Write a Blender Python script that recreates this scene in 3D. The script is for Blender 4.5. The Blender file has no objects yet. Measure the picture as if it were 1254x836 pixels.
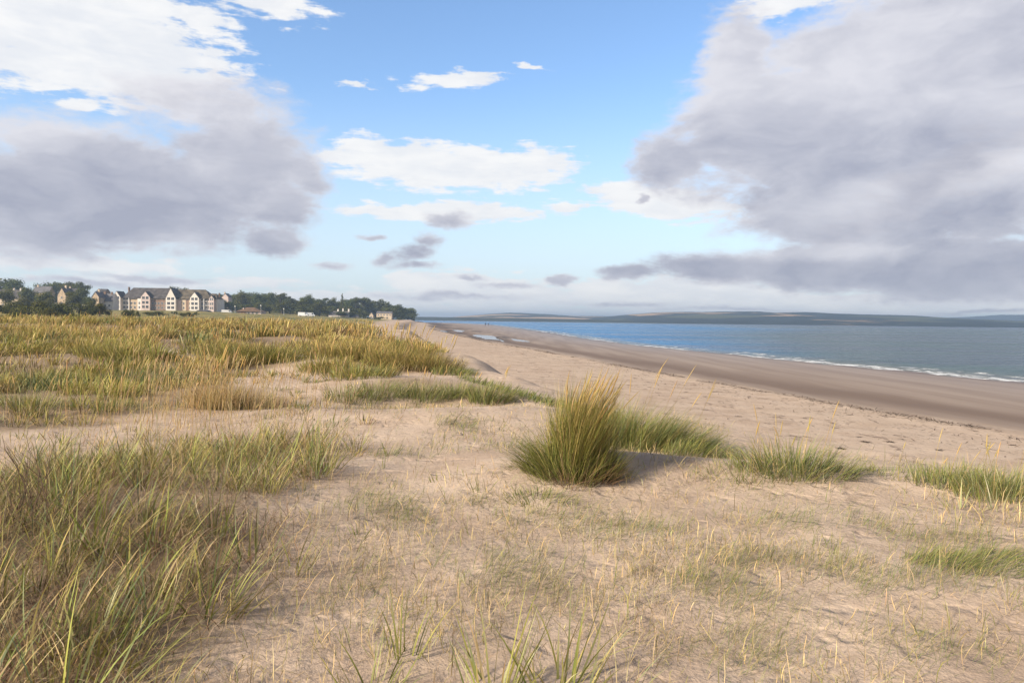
import bpy, math, random
import numpy as np
from mathutils import Matrix, Vector

rng = np.random.default_rng(11)
random.seed(5)
scene = bpy.context.scene
COL = scene.collection

# ------------------------------------------------------------------ camera
W0, H0, F = 1254.0, 836.0, 950.0
CAM = np.array([0.0, 0.0, 1.7])
ROLL = 0.012
PITCH = math.atan((418 - 391) / F)
fwd = np.array([0, math.cos(PITCH), -math.sin(PITCH)])
up0 = np.array([0, math.sin(PITCH), math.cos(PITCH)])
r0 = np.array([1.0, 0, 0])
cup = up0 * math.cos(ROLL) - r0 * math.sin(ROLL)
crt = r0 * math.cos(ROLL) + up0 * math.sin(ROLL)
cd = bpy.data.cameras.new('camera')
cd.sensor_width = 36.0
cd.lens = 36.0 * F / W0
cd.clip_start = 0.05
cd.clip_end = 30000
cam = bpy.data.objects.new('camera', cd)
COL.objects.link(cam)
M = Matrix(((crt[0], cup[0], -fwd[0], CAM[0]), (crt[1], cup[1], -fwd[1], CAM[1]), (crt[2], cup[2], -fwd[2], CAM[2]), (0, 0, 0, 1)))
cam.matrix_world = M
scene.camera = cam


def ray(px, py):
    d = fwd + crt * ((px - W0 / 2) / F) + cup * ((H0 / 2 - py) / F)
    return d


def at(px, py, Y):
    """the world point that the photograph shows at px,py if it lies Y metres ahead"""
    d = ray(px, py)
    return CAM + d * (Y / d[1])


def horizon(px):
    return 391 + (px - 627) * ROLL


# ------------------------------------------------------------------ noise
def _hash(ix, iy, seed):
    n = (ix.astype(np.int64) * 374761393 + iy.astype(np.int64) * 668265263 + seed * 1442695041) & 0x7fffffff
    n = ((n ^ (n >> 13)) * 1274126177) & 0x7fffffff
    n = n ^ (n >> 16)
    return (n & 0xffff) / 65535.0


def vnoise(x, y, seed=0):
    x = np.asarray(x, float); y = np.asarray(y, float)
    ix = np.floor(x); iy = np.floor(y)
    fx = x - ix; fy = y - iy
    fx = fx * fx * fx * (fx * (fx * 6 - 15) + 10); fy = fy * fy * fy * (fy * (fy * 6 - 15) + 10)
    ix = ix.astype(np.int64); iy = iy.astype(np.int64)
    a = _hash(ix, iy, seed); b = _hash(ix + 1, iy, seed); c = _hash(ix, iy + 1, seed); d = _hash(ix + 1, iy + 1, seed)
    return (a + (b - a) * fx) * (1 - fy) + (c + (d - c) * fx) * fy - 0.5


def fbm(x, y, oct=4, seed=0):
    s = 0; a = 1.0; t = 0
    for k in range(oct):
        s = s + a * vnoise(x * 2 ** k + 13.7 * k, y * 2 ** k + 7.1 * k, seed + k)
        t += a; a *= 0.5
    return s / t * 1.6


def sstep(a, b, x):
    t = np.clip((x - a) / (b - a), 0, 1)
    return t * t * (3 - 2 * t)


# ------------------------------------------------------------------ terrain
def _curve(ys, xs):
    def f(y):
        y = np.asarray(y, float)
        s = 0
        for k in (-.15, -.075, 0, .075, .15):
            s = s + np.interp(y * (1 + k), ys, xs)
        return s / 5
    return f


edge_x = _curve([-400, 0, 5, 7, 9, 11, 14, 19, 32, 60, 130, 237, 400, 650, 720, 800, 1200, 7000],
                [9, 8, 7.2, 6.7, 6.0, 4.6, 2.7, .7, -2, -8, -20, -34, -53, -82, -100, -200, -900, -7500])
wrack_x = _curve([-400, 0, 22.5, 24.9, 31.3, 42.6, 62, 90.6, 110, 253, 400, 650, 800, 1200, 7000],
                 [30, 19, 15.2, 14.4, 12.7, 10, 6.3, .7, -4.0, -27.5, -44, -74, -160, -800, -7300])
shore_x = _curve([-400, 0, 53, 74, 103, 138, 254, 588, 800, 1300, 7000],
                 [90, 47, 35, 30, 24.3, 17.6, 9.5, -19, -90, -700, -7000])
WATER_Z = -2.2

# hummocks of the dune: (x, y, radius x, radius y, height)
HUMPS = [(0.65, 8.7, 1.0, 0.9, .16), (1.7, 8.6, 1.2, .8, .10), (3.2, 8.6, 1.3, .8, .12), (-3.6, 5.6, 2.2, 2.6, .22), (-1.4, 13.2, 2.6, 1.6, .22),
         (-1.7, 15.2, 3.0, .9, -.10), (-1.5, 19.0, 2.2, 2.2, .30), (-3.2, 17.5, 1.2, 1.5, .12), (.2, 17.2, .8, 1.0, .10), (-6.0, 12.6, 4.0, 1.6, -.12), (-4.2, 30, 3.5, 5, .35), (-8, 24, 3.5, 2.5, -.15), (-6.0, 20, 2.5, 2.0, .15),
         (-14, 26, 5, 5, .2), (-18, 40, 8, 8, .3), (-30, 60, 18, 16, .35), (-60, 85, 30, 22, .4), (-14, 70, 8, 20, .3), (4.3, 5.2, 1.0, 1.0, .06), (-.1, 7.8, .8, .7, .05)]
POOLS = [(-4.9, 141, 1.7, 24, .06), (-15.0, 215, 1.2, 17, .09), (-17.5, 195, .9, 9, .09), (1.2, 128, .8, 8, .1)]


def height(x, y):
    x = np.asarray(x, float); y = np.asarray(y, float)
    e = edge_x(y) + .5 * fbm(x * .3, y * .22, 3, 3) + np.clip(y, 0, 60) * .02 * fbm(y * .12, y * 0, 2, 8)
    w = wrack_x(y); s = shore_x(y)
    # dune side
    near = np.exp(-((x / 60) ** 2 + (y / 90) ** 2))
    zd = .055 * fbm(x * .8, y * .8, 3, 21) + .26 * fbm(x * .16, y * .16, 3, 1) * sstep(8, 18, np.hypot(x, y)) + .42 * fbm(x * .11, y * .11, 2, 17) * sstep(17, 30, y) * sstep(-2, -6, x) + .012 * fbm(x * 3.1, y * 3.1, 3, 5)
    for hx, hy, rx, ry, hh in HUMPS:
        zd = zd + hh * np.exp(-(((x - hx) / rx) ** 2 + ((y - hy) / ry) ** 2))
    inland = e - x
    zd = zd + .3 * sstep(25, 70, y) * sstep(0, 12, inland)
    zd = zd + 3.6 * sstep(120, 430, y) * sstep(5, 120, inland) + 9 * sstep(560, 760, y) * sstep(10, 120, inland) + 8 * sstep(500, 700, y) * sstep(200, 340, inland)
    zd = zd + .6 * fbm(x * .03, y * .03, 2, 9) * sstep(100, 250, y)
    toe = -1.1 + .04 * fbm(x * .3, y * .3, 3, 31)
    # beach profile
    b1 = np.clip((x - e - 3) / np.maximum(w - e - 3, .5), 0, 1)
    b2 = np.clip((x - w) / np.maximum(s - w, 1), 0, None)
    zb = toe - .4 * b1 - .7 * b2
    zb = zb + .035 * fbm(x * .12, y * .05, 3, 41) * np.clip(b1, 0, 1) * (1 - np.clip(b2, 0, 1) * .7)
    zb = zb - .09 * np.exp(-((x - w - .8) / .5) ** 2) * 0 + .035 * np.exp(-((x - w + .4) / .7) ** 2)
    # footprints and scuffs
    zb = zb + .02 * fbm(x * 1.3, y * 1.3, 3, 51) * (1 - np.clip(b2 * 4, 0, 1))
    for px_, py_, rx, ry, dd in POOLS:
        q = ((x - px_ + .11 * (y - py_)) / (rx * 1.5)) ** 2 + ((y - py_) / (ry * 1.3)) ** 2
        zb = zb - dd * np.exp(-q)
    zb = np.maximum(zb, -7.0)
    t = sstep(0, 3.0, x - e)
    return zd * (1 - t) + zb * t


def hz(x, y):
    return float(height(np.array([x]), np.array([y]))[0])


def hit(px, py):
    """where the photograph's line of sight meets the ground"""
    d = ray(px, py)
    lo, hi = 1.0, 3000.0
    for _ in range(4):
        t = np.geomspace(lo, hi, 240)
        P = CAM[None] + d[None] * t[:, None]
        below = P[:, 2] < height(P[:, 0], P[:, 1])
        k = int(np.argmax(below)) if below.any() else len(t) - 1
        lo, hi = t[max(k - 1, 0)], t[k]
    b = hi
    p = CAM + d * b
    return np.array([p[0], p[1], hz(p[0], p[1])])


# ------------------------------------------------------------------ materials
def new_mat(name):
    m = bpy.data.materials.new(name); m.use_nodes = True
    nt = m.node_tree
    for n in list(nt.nodes): nt.nodes.remove(n)
    out = nt.nodes.new('ShaderNodeOutputMaterial')
    return m, nt, out


class G:
    """tiny node graph helper"""
    def __init__(s, nt): s.nt = nt
    def n(s, t, **kw):
        nd = s.nt.nodes.new(t)
        for k, v in kw.items(): setattr(nd, k, v)
        return nd
    def put(s, sock, v):
        if isinstance(v, bpy.types.NodeSocket): s.nt.links.new(v, sock)
        elif v is not None: sock.default_value = v
    def math(s, op, a, b=None, c=None, clamp=False):
        nd = s.n('ShaderNodeMath', operation=op, use_clamp=clamp)
        for i, v in enumerate((a, b, c)):
            if v is not None: s.put(nd.inputs[i], v)
        return nd.outputs[0]
    def vmath(s, op, a, b=None):
        nd = s.n('ShaderNodeVectorMath', operation=op)
        s.put(nd.inputs[0], a)
        if b is not None: s.put(nd.inputs[1], b)
        return nd.outputs['Value'] if op == 'LENGTH' else nd.outputs[0]
    def remap(s, v, a, b, c=0.0, d=1.0, smooth=True):
        nd = s.n('ShaderNodeMapRange', interpolation_type='SMOOTHSTEP' if smooth else 'LINEAR')
        s.put(nd.inputs[0], v)
        for i, x in zip((1, 2, 3, 4), (a, b, c, d)): s.put(nd.inputs[i], x)
        return nd.outputs[0]
    def mix(s, f, a, b, mode='MIX'):
        nd = s.n('ShaderNodeMix', data_type='RGBA', blend_type=mode)
        s.put(nd.inputs[0], f); s.put(nd.inputs[6], a if not isinstance(a, tuple) else (*a, 1)[:4]); s.put(nd.inputs[7], b if not isinstance(b, tuple) else (*b, 1)[:4])
        return nd.outputs[2]
    def noise(s, vec, scale, detail=4, rough=.55, dist=0.0, color=False):
        nd = s.n('ShaderNodeTexNoise')
        s.put(nd.inputs['Vector'], vec); nd.inputs['Scale'].default_value = scale; nd.inputs['Detail'].default_value = detail
        nd.inputs['Roughness'].default_value = rough; nd.inputs['Distortion'].default_value = dist
        return nd.outputs['Color' if color else 'Fac']
    def voro(s, vec, scale, feature='F1', rnd=1.0):
        nd = s.n('ShaderNodeTexVoronoi', feature=feature)
        s.put(nd.inputs['Vector'], vec); nd.inputs['Scale'].default_value = scale; nd.inputs['Randomness'].default_value = rnd
        return nd
    def attr(s, name):
        return s.n('ShaderNodeAttribute', attribute_name=name)
    def pos(s):
        return s.n('ShaderNodeNewGeometry').outputs['Position']
    def scalev(s, v, sc):
        return s.vmath('MULTIPLY', v, sc)
    def bump(s, h, strength, dist, normal=None):
        nd = s.n('ShaderNodeBump'); s.put(nd.inputs['Height'], h)
        nd.inputs['Strength'].default_value = strength; nd.inputs['Distance'].default_value = dist
        if normal is not None: s.put(nd.inputs['Normal'], normal)
        return nd.outputs[0]


def simple_mat(name, col, rough=.8, noise_scale=None, amt=.25, spec=.3, metal=0):
    m, nt, out = new_mat(name); g = G(nt)
    b = g.n('ShaderNodeBsdfPrincipled')
    b.inputs['Roughness'].default_value = rough; b.inputs['Specular IOR Level'].default_value = spec; b.inputs['Metallic'].default_value = metal
    if noise_scale:
        tc = g.n('ShaderNodeTexCoord').outputs['Object']
        nz = g.noise(tc, noise_scale, 5)
        f = g.remap(nz, .3, .7, 1 - amt, 1 + amt)
        c = g.mix(1.0, col, g.n('ShaderNodeCombineColor').outputs[0], 'MULTIPLY')
        cc = nt.nodes[-1]
        comb = [n for n in nt.nodes if n.bl_idname == 'ShaderNodeCombineColor'][-1]
        for i in range(3): g.put(comb.inputs[i], f)
        g.put(b.inputs['Base Color'], c)
    else:
        b.inputs['Base Color'].default_value = (*col, 1)
    nt.links.new(b.outputs[0], out.inputs[0])
    return m


def blade_mat(name, trans=.22, rough=.55):
    m, nt, out = new_mat(name); g = G(nt)
    c = g.attr('Col').outputs['Color']
    b = g.n('ShaderNodeBsdfPrincipled'); g.put(b.inputs['Base Color'], c)
    b.inputs['Roughness'].default_value = rough; b.inputs['Specular IOR Level'].default_value = .25
    t = g.n('ShaderNodeBsdfTranslucent'); g.put(t.inputs[0], c)
    mx = g.n('ShaderNodeMixShader'); mx.inputs[0].default_value = trans
    nt.links.new(b.outputs[0], mx.inputs[1]); nt.links.new(t.outputs[0], mx.inputs[2]); nt.links.new(mx.outputs[0], out.inputs[0])
    return m


def foliage_mat(name, col, var=.35):
    m, nt, out = new_mat(name); g = G(nt)
    rnd = g.n('ShaderNodeObjectInfo').outputs['Random']
    nz = g.noise(g.n('ShaderNodeTexCoord').outputs['Object'], .55, 3)
    c1 = g.mix(g.remap(nz, .35, .65), tuple(x * (1 - var) for x in col), (col[0] * (1 + var * 1.2), col[1] * (1 + var), col[2] * (1 + var * .3)))
    c2 = g.mix(rnd, c1, g.mix(1.0, c1, (1.35, 1.1, .8), 'MULTIPLY'))
    b = g.n('ShaderNodeBsdfPrincipled'); g.put(b.inputs['Base Color'], c2); b.inputs['Roughness'].default_value = .7; b.inputs['Specular IOR Level'].default_value = .15
    t = g.n('ShaderNodeBsdfTranslucent'); g.put(t.inputs[0], c2)
    mx = g.n('ShaderNodeMixShader'); mx.inputs[0].default_value = .25
    nt.links.new(b.outputs[0], mx.inputs[1]); nt.links.new(t.outputs[0], mx.inputs[2]); nt.links.new(mx.outputs[0], out.inputs[0])
    return m


def sand_mat():
    m, nt, out = new_mat('sand'); g = G(nt)
    p = g.pos()
    tide = g.attr('tide').outputs['Fac']; veg = g.attr('veg').outputs['Fac']; dune = g.attr('dune').outputs['Fac']
    n1 = g.noise(p, .9, 5, .6); n2 = g.noise(p, 7, 5, .65); n3 = g.noise(p, 90, 2, .6); nb = g.noise(p, .12, 4, .55)
    dry = g.mix(g.remap(n1, .32, .68), (.445, .33, .245), (.56, .435, .335))
    dry = g.mix(g.math('MULTIPLY', g.remap(n2, .5, .75), .35), dry, (.38, .26, .17))
    dry = g.mix(g.math('MULTIPLY', g.remap(n3, .55, .75), .35), dry, (.30, .215, .15))
    dry = g.mix(g.math('MULTIPLY', g.remap(nb, .4, .65), .4), dry, (.58, .455, .345))
    # humus and litter among the dune plants
    soil = g.mix(g.remap(n2, .35, .65), (.20, .14, .085), (.31, .225, .14))
    vegf = g.remap(g.math('ADD', veg, g.math('MULTIPLY', g.math('SUBTRACT', n1, .5), .9)), .28, .85)
    dry = g.mix(g.math('MULTIPLY', vegf, .8), dry, soil)
    # inland turf, far back
    turf = g.mix(g.remap(nb, .4, .6), (.15, .145, .045), (.32, .25, .09))
    dry = g.mix(g.attr('turf').outputs['Fac'], dry, turf)
    # seaweed flecks along the beach
    ps = g.scalev(p, (1, .55, 1))
    fl = g.noise(ps, 1.7, 7, .78)
    flm = g.math('MULTIPLY', g.remap(fl, .575, .615), g.remap(tide, -.8, -.25))
    flm = g.math('MULTIPLY', flm, g.math('SUBTRACT', 1.0, g.remap(tide, .0, .05)))
    dry = g.mix(g.math('MULTIPLY', flm, .7), dry, (.12, .08, .06))
    # wet sand, seaward of the strand line
    wob = g.math('ADD', tide, g.math('MULTIPLY', g.math('SUBTRACT', g.noise(g.scalev(p, (.35, .06, 1)), 1.0, 4), .5), .16))
    wetf = g.remap(wob, -.02, .05)
    band = g.noise(g.scalev(p, (.55, .03, 1)), 1.0, 4, .6)
    wet = g.mix(g.remap(band, .35, .65), (.27, .20, .150), (.35, .27, .21))
    wet = g.mix(g.math('MULTIPLY', g.remap(wob, .05, .12), g.math('SUBTRACT', 1, g.remap(wob, .13, .3))), wet, (.20, .14, .10))
    wet = g.mix(g.remap(tide, .88, .99), wet, (.17, .122, .09))
    spx = g.n('ShaderNodeSeparateXYZ'); g.put(spx.inputs[0], p)
    bed = g.noise(g.scalev(p, (.16, .028, 1)), 1.0, 5, .65)
    bedm = g.math('MULTIPLY', g.math('MULTIPLY', g.remap(bed, .48, .56), g.remap(spx.outputs[1], 90, 150)), g.math('MULTIPLY', g.remap(tide, -.1, .02), g.remap(tide, .25, .5, 1, 0)))
    wet = g.mix(g.math('MULTIPLY', bedm, .8), wet, (.05, .038, .03))
    c = g.mix(wetf, dry, wet)
    b = g.n('ShaderNodeBsdfPrincipled')
    g.put(b.inputs['Base Color'], c)
    rw = g.remap(tide, .1, 1.0, .7, .42)
    g.put(b.inputs['Roughness'], g.math('ADD', g.math('MULTIPLY', g.math('SUBTRACT', 1, wetf), .92), g.math('MULTIPLY', wetf, rw)))
    b.inputs['Specular IOR Level'].default_value = .18
    # relief: scuffed soft sand
    v = g.voro(g.vmath('ADD', p, g.vmath('SCALE', g.noise(p, 3, 2, .5, color=True))), 2.6, 'SMOOTH_F1')
    foot = g.remap(v.outputs['Distance'], .05, .42)
    h = g.math('ADD', g.math('MULTIPLY', foot, .016), g.math('MULTIPLY', n2, .022))
    h = g.math('ADD', h, g.math('MULTIPLY', g.noise(p, 28, 3, .6), .006))
    h = g.math('ADD', h, g.math('MULTIPLY', n3, .0025))
    h = g.math('MULTIPLY', h, g.math('SUBTRACT', 1, g.math('MULTIPLY', wetf, .93)))
    g.put(b.inputs['Normal'], g.bump(h, .9, 1.0))
    nt.links.new(b.outputs[0], out.inputs[0])
    return m


def water_mat():
    m, nt, out = new_mat('sea_water'); g = G(nt)
    p = g.pos()
    off = g.attr('offshore').outputs['Fac']
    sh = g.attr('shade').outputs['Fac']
    deep = g.mix(sh, (.015, .21, .50), (.085, .14, .15))  # cloud shade painted into the water: sunlit blue middle, shaded grey-green right
    nb = g.noise(g.scalev(p, (.012, .05, 1)), 1.0, 4, .6)
    deep = g.mix(g.math('MULTIPLY', g.remap(nb, .44, .58), .9), deep, g.mix(1.0, deep, (.42, .50, .62), 'MULTIPLY'))
    st = g.noise(g.scalev(p, (.02, .14, 1)), 1.0, 5, .7)
    deep = g.mix(g.math('MULTIPLY', g.remap(st, .45, .65), .65), deep, g.mix(1.0, deep, (.5, .58, .68), 'MULTIPLY'))
    deep = g.mix(g.remap(off, 250, 900), deep, (.045, .075, .11))
    shallow = (.20, .20, .17)
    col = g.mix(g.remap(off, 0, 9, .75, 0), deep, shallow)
    # foam in broken lines
    wv = g.math('ADD', off, g.math('MULTIPLY', g.math('SUBTRACT', g.noise(g.scalev(p, (.05, .035, 1)), 1.0, 4, .6), .5), 9))
    fine = g.noise(g.scalev(p, (1.2, .5, 1)), 1.0, 6, .7)
    edge = g.math('MULTIPLY', g.remap(wv, 1.0, 2.2, 1, 0), g.remap(off, -.8, .1))
    l2 = g.math('MULTIPLY', g.remap(wv, 3.0, 3.5), g.remap(wv, 4.2, 6.4, 1, 0))
    l3 = g.math('MULTIPLY', g.remap(wv, 7.4, 7.7), g.remap(wv, 7.8, 8.6, 1, 0))
    foam = g.math('MAXIMUM', edge, g.math('MULTIPLY', l2, .6))
    foam = g.math('MAXIMUM', foam, g.math('MULTIPLY', l3, .4))
    foam = g.remap(g.math('MULTIPLY', foam, g.math('MULTIPLY', g.remap(fine, .35, .62), g.remap(g.noise(g.scalev(p, (.12, .045, 1)), 1.0, 3), .38, .55, .35, 1))), .25, .6)
    b = g.n('ShaderNodeBsdfPrincipled')
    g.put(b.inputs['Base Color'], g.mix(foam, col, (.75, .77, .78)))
    g.put(b.inputs['Roughness'], g.math('ADD', g.remap(nb, .4, .6, .30, .14), g.math('MULTIPLY', foam, .5)))
    b.inputs['IOR'].default_value = 1.33
    b.inputs['Specular IOR Level'].default_value = .5
    # waves
    w1 = g.noise(g.scalev(p, (.16, .42, 1)), 1.0, 5, .62, .4)
    w2 = g.noise(g.scalev(p, (.9, 2.0, 1)), 1.0, 4, .6)
    h = g.math('ADD', g.math('MULTIPLY', w1, 2.2), g.math('MULTIPLY', w2, .45))
    h = g.math('ADD', h, g.math('MULTIPLY', foam, .12))
    g.put(b.inputs['Normal'], g.bump(h, 1.0, 1.0))
    nt.links.new(b.outputs[0], out.inputs[0])
    return m


def hill_mat(name, wood, field, seedz=0.0, amount=.5):
    m, nt, out = new_mat(name); g = G(nt)
    p = g.pos()
    q = g.vmath('ADD', g.scalev(p, (.0042, .0042, .02)), (seedz, seedz * 2, 0))
    v = g.voro(q, 1.0)
    rc = g.n('ShaderNodeSeparateColor'); g.put(rc.inputs[0], v.outputs['Color'])
    nz = g.noise(g.scalev(p, (.003, .003, .02)), 1.0, 5, .6)
    f1 = g.remap(g.math('ADD', g.math('MULTIPLY', rc.outputs[0], .75), g.math('MULTIPLY', nz, .6)), .93 - amount * .3, .97 - amount * .3)
    green = g.remap(rc.outputs[1], .4, .45)
    fcol = g.mix(green, field, (.085, .095, .06))
    hedge = g.noise(g.scalev(p, (.02, .02, .1)), 1.0, 4, .6)
    wcol = g.mix(g.remap(hedge, .35, .65), wood, tuple(x * 1.6 for x in wood))
    b = g.n('ShaderNodeBsdfPrincipled'); g.put(b.inputs['Base Color'], g.mix(f1, wcol, fcol))
    b.inputs['Roughness'].default_value = .95; b.inputs['Specular IOR Level'].default_value = .05
    nt.links.new(b.outputs[0], out.inputs[0])
    return m


MAT = {
    'sand': sand_mat(), 'water': water_mat(),
    'blade': blade_mat('grass_blade'), 'dead': blade_mat('dead_blade', .12, .8), 'seed': blade_mat('seed_head', .25, .8),
    'pine': foliage_mat('pine_needles', (.078, .098, .024)), 'broad': foliage_mat('broad_leaves', (.098, .125, .028)),
    'light': foliage_mat('light_leaves', (.11, .13, .036)), 'gorse': foliage_mat('gorse_leaves', (.10, .115, .03)),
    'bark': simple_mat('bark', (.09, .07, .055), .9, 3),
    'render': simple_mat('white_render', (.78, .72, .66), .85, .35, .08), 'stone': simple_mat('tan_stone', (.52, .40, .28), .9, .8, .3),
    'cream': simple_mat('cream_render', (.62, .50, .37), .85, .4, .1), 'brownstone': simple_mat('brown_stone', (.26, .17, .12), .9, .8, .3),
    'slate': simple_mat('slate', (.085, .074, .070), .75, .5, .45), 'moss_slate': simple_mat('mossy_slate', (.115, .092, .062), .85, .35, .5),
    'grey_slate': simple_mat('grey_slate', (.15, .14, .145), .8, .5, .25), 'red_tile': simple_mat('brown_tile', (.17, .105, .065), .85, .6, .3),
    'frame': simple_mat('white_frame', (.74, .72, .70), .6), 'glass': simple_mat('window_glass', (.035, .04, .05), .12, None, 0, .6),
    'pot': simple_mat('chimney_pot', (.35, .2, .13), .85), 'pink': simple_mat('pink_render', (.66, .53, .49), .85, .4, .1),
    'metal': simple_mat('galvanised_metal', (.42, .43, .44), .5, None, 0, .5), 'lampglass': simple_mat('lamp_glass', (.8, .8, .78), .3),
    'carpaint': simple_mat('white_paint', (.72, .73, .75), .3, None, 0, .5), 'tyre': simple_mat('tyre_rubber', (.025, .025, .027), .85),
    'rock': simple_mat('dark_rock', (.08, .065, .055), .9, .6, .4), 'weed': simple_mat('dried_seaweed', (.07, .045, .03), .85, 12, .4),
    'cloth_dark': simple_mat('dark_cloth', (.03, .035, .05), .9), 'cloth_grey': simple_mat('grey_cloth', (.07, .06, .06), .9), 'skin': simple_mat('skin', (.45, .28, .2), .6),
    'twig': simple_mat('dry_twig', (.13, .085, .06), .9), 'hills': hill_mat('far_hillside', (.018, .026, .030), (.44, .30, .18), 0, .36),
    'hills2': hill_mat('far_fields', (.022, .030, .032), (.50, .34, .21), 3.3, .6), 'spit': simple_mat('spit_wood', (.02, .028, .018), .95, .02, .4),
}
pm, pnt, pout = new_mat('pool_water'); pg = G(pnt)
pb = pg.n('ShaderNodeBsdfPrincipled'); pb.inputs['Base Color'].default_value = (.10, .085, .07, 1); pb.inputs['Roughness'].default_value = .06; pb.inputs['IOR'].default_value = 1.33
pg.put(pb.inputs['Normal'], pg.bump(pg.noise(pg.pos(), 2.0, 3), .3, .05)); pnt.links.new(pb.outputs[0], pout.inputs[0])
MAT['pool'] = pm


# ------------------------------------------------------------------ mesh helpers
def np_mesh(name, verts, faces, mat=None, col=None, floats=None, smooth=False):
    """one mesh from arrays; faces is (M,4) or (M,3)"""
    me = bpy.data.meshes.new(name)
    verts = np.ascontiguousarray(verts, np.float32); faces = np.ascontiguousarray(faces, np.int32)
    k = faces.shape[1]
    me.vertices.add(len(verts)); me.vertices.foreach_set('co', verts.ravel())
    me.loops.add(faces.size); me.loops.foreach_set('vertex_index', faces.ravel())
    me.polygons.add(len(faces)); me.polygons.foreach_set('loop_start', np.arange(0, faces.size, k, dtype=np.int32))
    if smooth: me.polygons.foreach_set('use_smooth', np.ones(len(faces), bool))
    if col is not None:
        a = me.color_attributes.new('Col', 'FLOAT_COLOR', 'POINT')
        c = np.ones((len(verts), 4), np.float32); c[:, :3] = col
        a.data.foreach_set('color', c.ravel())
    for nm, arr in (floats or {}).items():
        a = me.attributes.new(nm, 'FLOAT', 'POINT'); a.data.foreach_set('value', np.ascontiguousarray(arr, np.float32).ravel())
    me.update(calc_edges=True)
    if mat: me.materials.append(MAT[mat] if isinstance(mat, str) else mat)
    return me


def link(name, me, parent=None, loc=None):
    o = bpy.data.objects.new(name, me); COL.objects.link(o)
    if parent is not None: o.parent = parent
    if loc is not None: o.location = loc
    return o


def tag(o, label=None, cat=None, group=None, kind=None):
    if label: o['label'] = label
    if cat: o['category'] = cat
    if group: o['group'] = group
    if kind: o['kind'] = kind
    return o


def empty(name, loc, rz=0.0):
    o = bpy.data.objects.new(name, None); COL.objects.link(o)
    o.location = loc; o.rotation_euler = (0, 0, rz); o.empty_display_size = .2
    return o


def copy_thing(o, loc, rz=0.0, scale=1.0, label=None, group=None):
    c = o.copy(); COL.objects.link(c); c.location = loc; c.rotation_euler = (0, 0, rz)
    c.scale = (scale, scale, scale) if not isinstance(scale, tuple) else scale
    if label: c['label'] = label
    if group: c['group'] = group
    for ch in o.children:
        d = ch.copy(); COL.objects.link(d); d.parent = c
        for g2 in ch.children:
            e = g2.copy(); COL.objects.link(e); e.parent = d
    return c


class MB:
    """collects boxes, prisms and tubes into one mesh"""
    def __init__(s): s.v = []; s.f = []
    def add(s, vs, fs):
        b = len(s.v); s.v += [tuple(map(float, v)) for v in vs]; s.f += [tuple(i + b for i in f) for f in fs]; return s
    def box(s, x0, x1, y0, y1, z0, z1):
        return s.add([(x0, y0, z0), (x1, y0, z0), (x1, y1, z0), (x0, y1, z0), (x0, y0, z1), (x1, y0, z1), (x1, y1, z1), (x0, y1, z1)],
                     [(0, 3, 2, 1), (4, 5, 6, 7), (0, 1, 5, 4), (1, 2, 6, 5), (2, 3, 7, 6), (3, 0, 4, 7)])
    def prism_y(s, poly, y0, y1):
        """poly in xz, extruded from y0 to y1"""
        n = len(poly)
        vs = [(x, y0, z) for x, z in poly] + [(x, y1, z) for x, z in poly]
        fs = [tuple(range(n)), tuple(range(2 * n - 1, n - 1, -1))] + [(i, i + n, (i + 1) % n + n, (i + 1) % n) for i in range(n)]
        return s.add(vs, fs)
    def prism_x(s, poly, x0, x1):
        n = len(poly)
        vs = [(x0, y, z) for y, z in poly] + [(x1, y, z) for y, z in poly]
        fs = [tuple(range(n - 1, -1, -1)), tuple(range(n, 2 * n))] + [(i, (i + 1) % n, (i + 1) % n + n, i + n) for i in range(n)]
        return s.add(vs, fs)
    def tube(s, pts, rad, sides=6):
        pts = [Vector(p) for p in pts]; b = len(s.v); n = len(pts)
        for i, p in enumerate(pts):
            d = (pts[min(i + 1, n - 1)] - pts[max(i - 1, 0)]).normalized()
            a = d.orthogonal().normalized(); c = d.cross(a)
            r = rad[i] if isinstance(rad, (list, tuple)) else rad
            for k in range(sides):
                t = 2 * math.pi * k / sides
                s.v.append(tuple(p + a * (r * math.cos(t)) + c * (r * math.sin(t))))
        for i in range(n - 1):
            for k in range(sides):
                s.f.append((b + i * sides + k, b + i * sides + (k + 1) % sides, b + (i + 1) * sides + (k + 1) % sides, b + (i + 1) * sides + k))
        s.f.append(tuple(b + k for k in range(sides - 1, -1, -1))); s.f.append(tuple(b + (n - 1) * sides + k for k in range(sides)))
        return s
    def disc(s, c, r, axis, w, sides=14):
        c = Vector(c); ax = Vector(axis)
        return s.tube([c - ax * w / 2, c + ax * w / 2], r, sides)
    def mesh(s, name, mat):
        me = bpy.data.meshes.new(name); me.from_pydata(s.v, [], s.f); me.update()
        me.materials.append(MAT[mat]); return me
    def build(s, name, mat, parent=None, loc=None):
        return link(name, s.mesh(name, mat), parent, loc)


# ------------------------------------------------------------------ ground
def warp(n, lo, hi, c, A):
    a = math.asinh((lo - c) / A); b = math.asinh((hi - c) / A)
    return c + A * np.sinh(np.linspace(a, b, n))


def grid_faces(nx, ny):
    i = np.arange(nx * ny).reshape(ny, nx)
    return np.stack([i[:-1, :-1].ravel(), i[:-1, 1:].ravel(), i[1:, 1:].ravel(), i[1:, :-1].ravel()], 1)


# plant cover, as outlines on the ground; given as photograph pixels and carried to the terrain
def ground_poly(pts):
    return np.array([hit(a, b)[:2] for a, b in pts])


def inside(poly, x, y):
    c = np.zeros(x.shape, bool); n = len(poly)
    for i in range(n):
        x0, y0 = poly[i]; x1, y1 = poly[(i + 1) % n]
        if y0 == y1: continue
        k = ((y0 > y) != (y1 > y)) & (x < (x1 - x0) * (y - y0) / (y1 - y0) + x0)
        c ^= k
    return c


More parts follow.
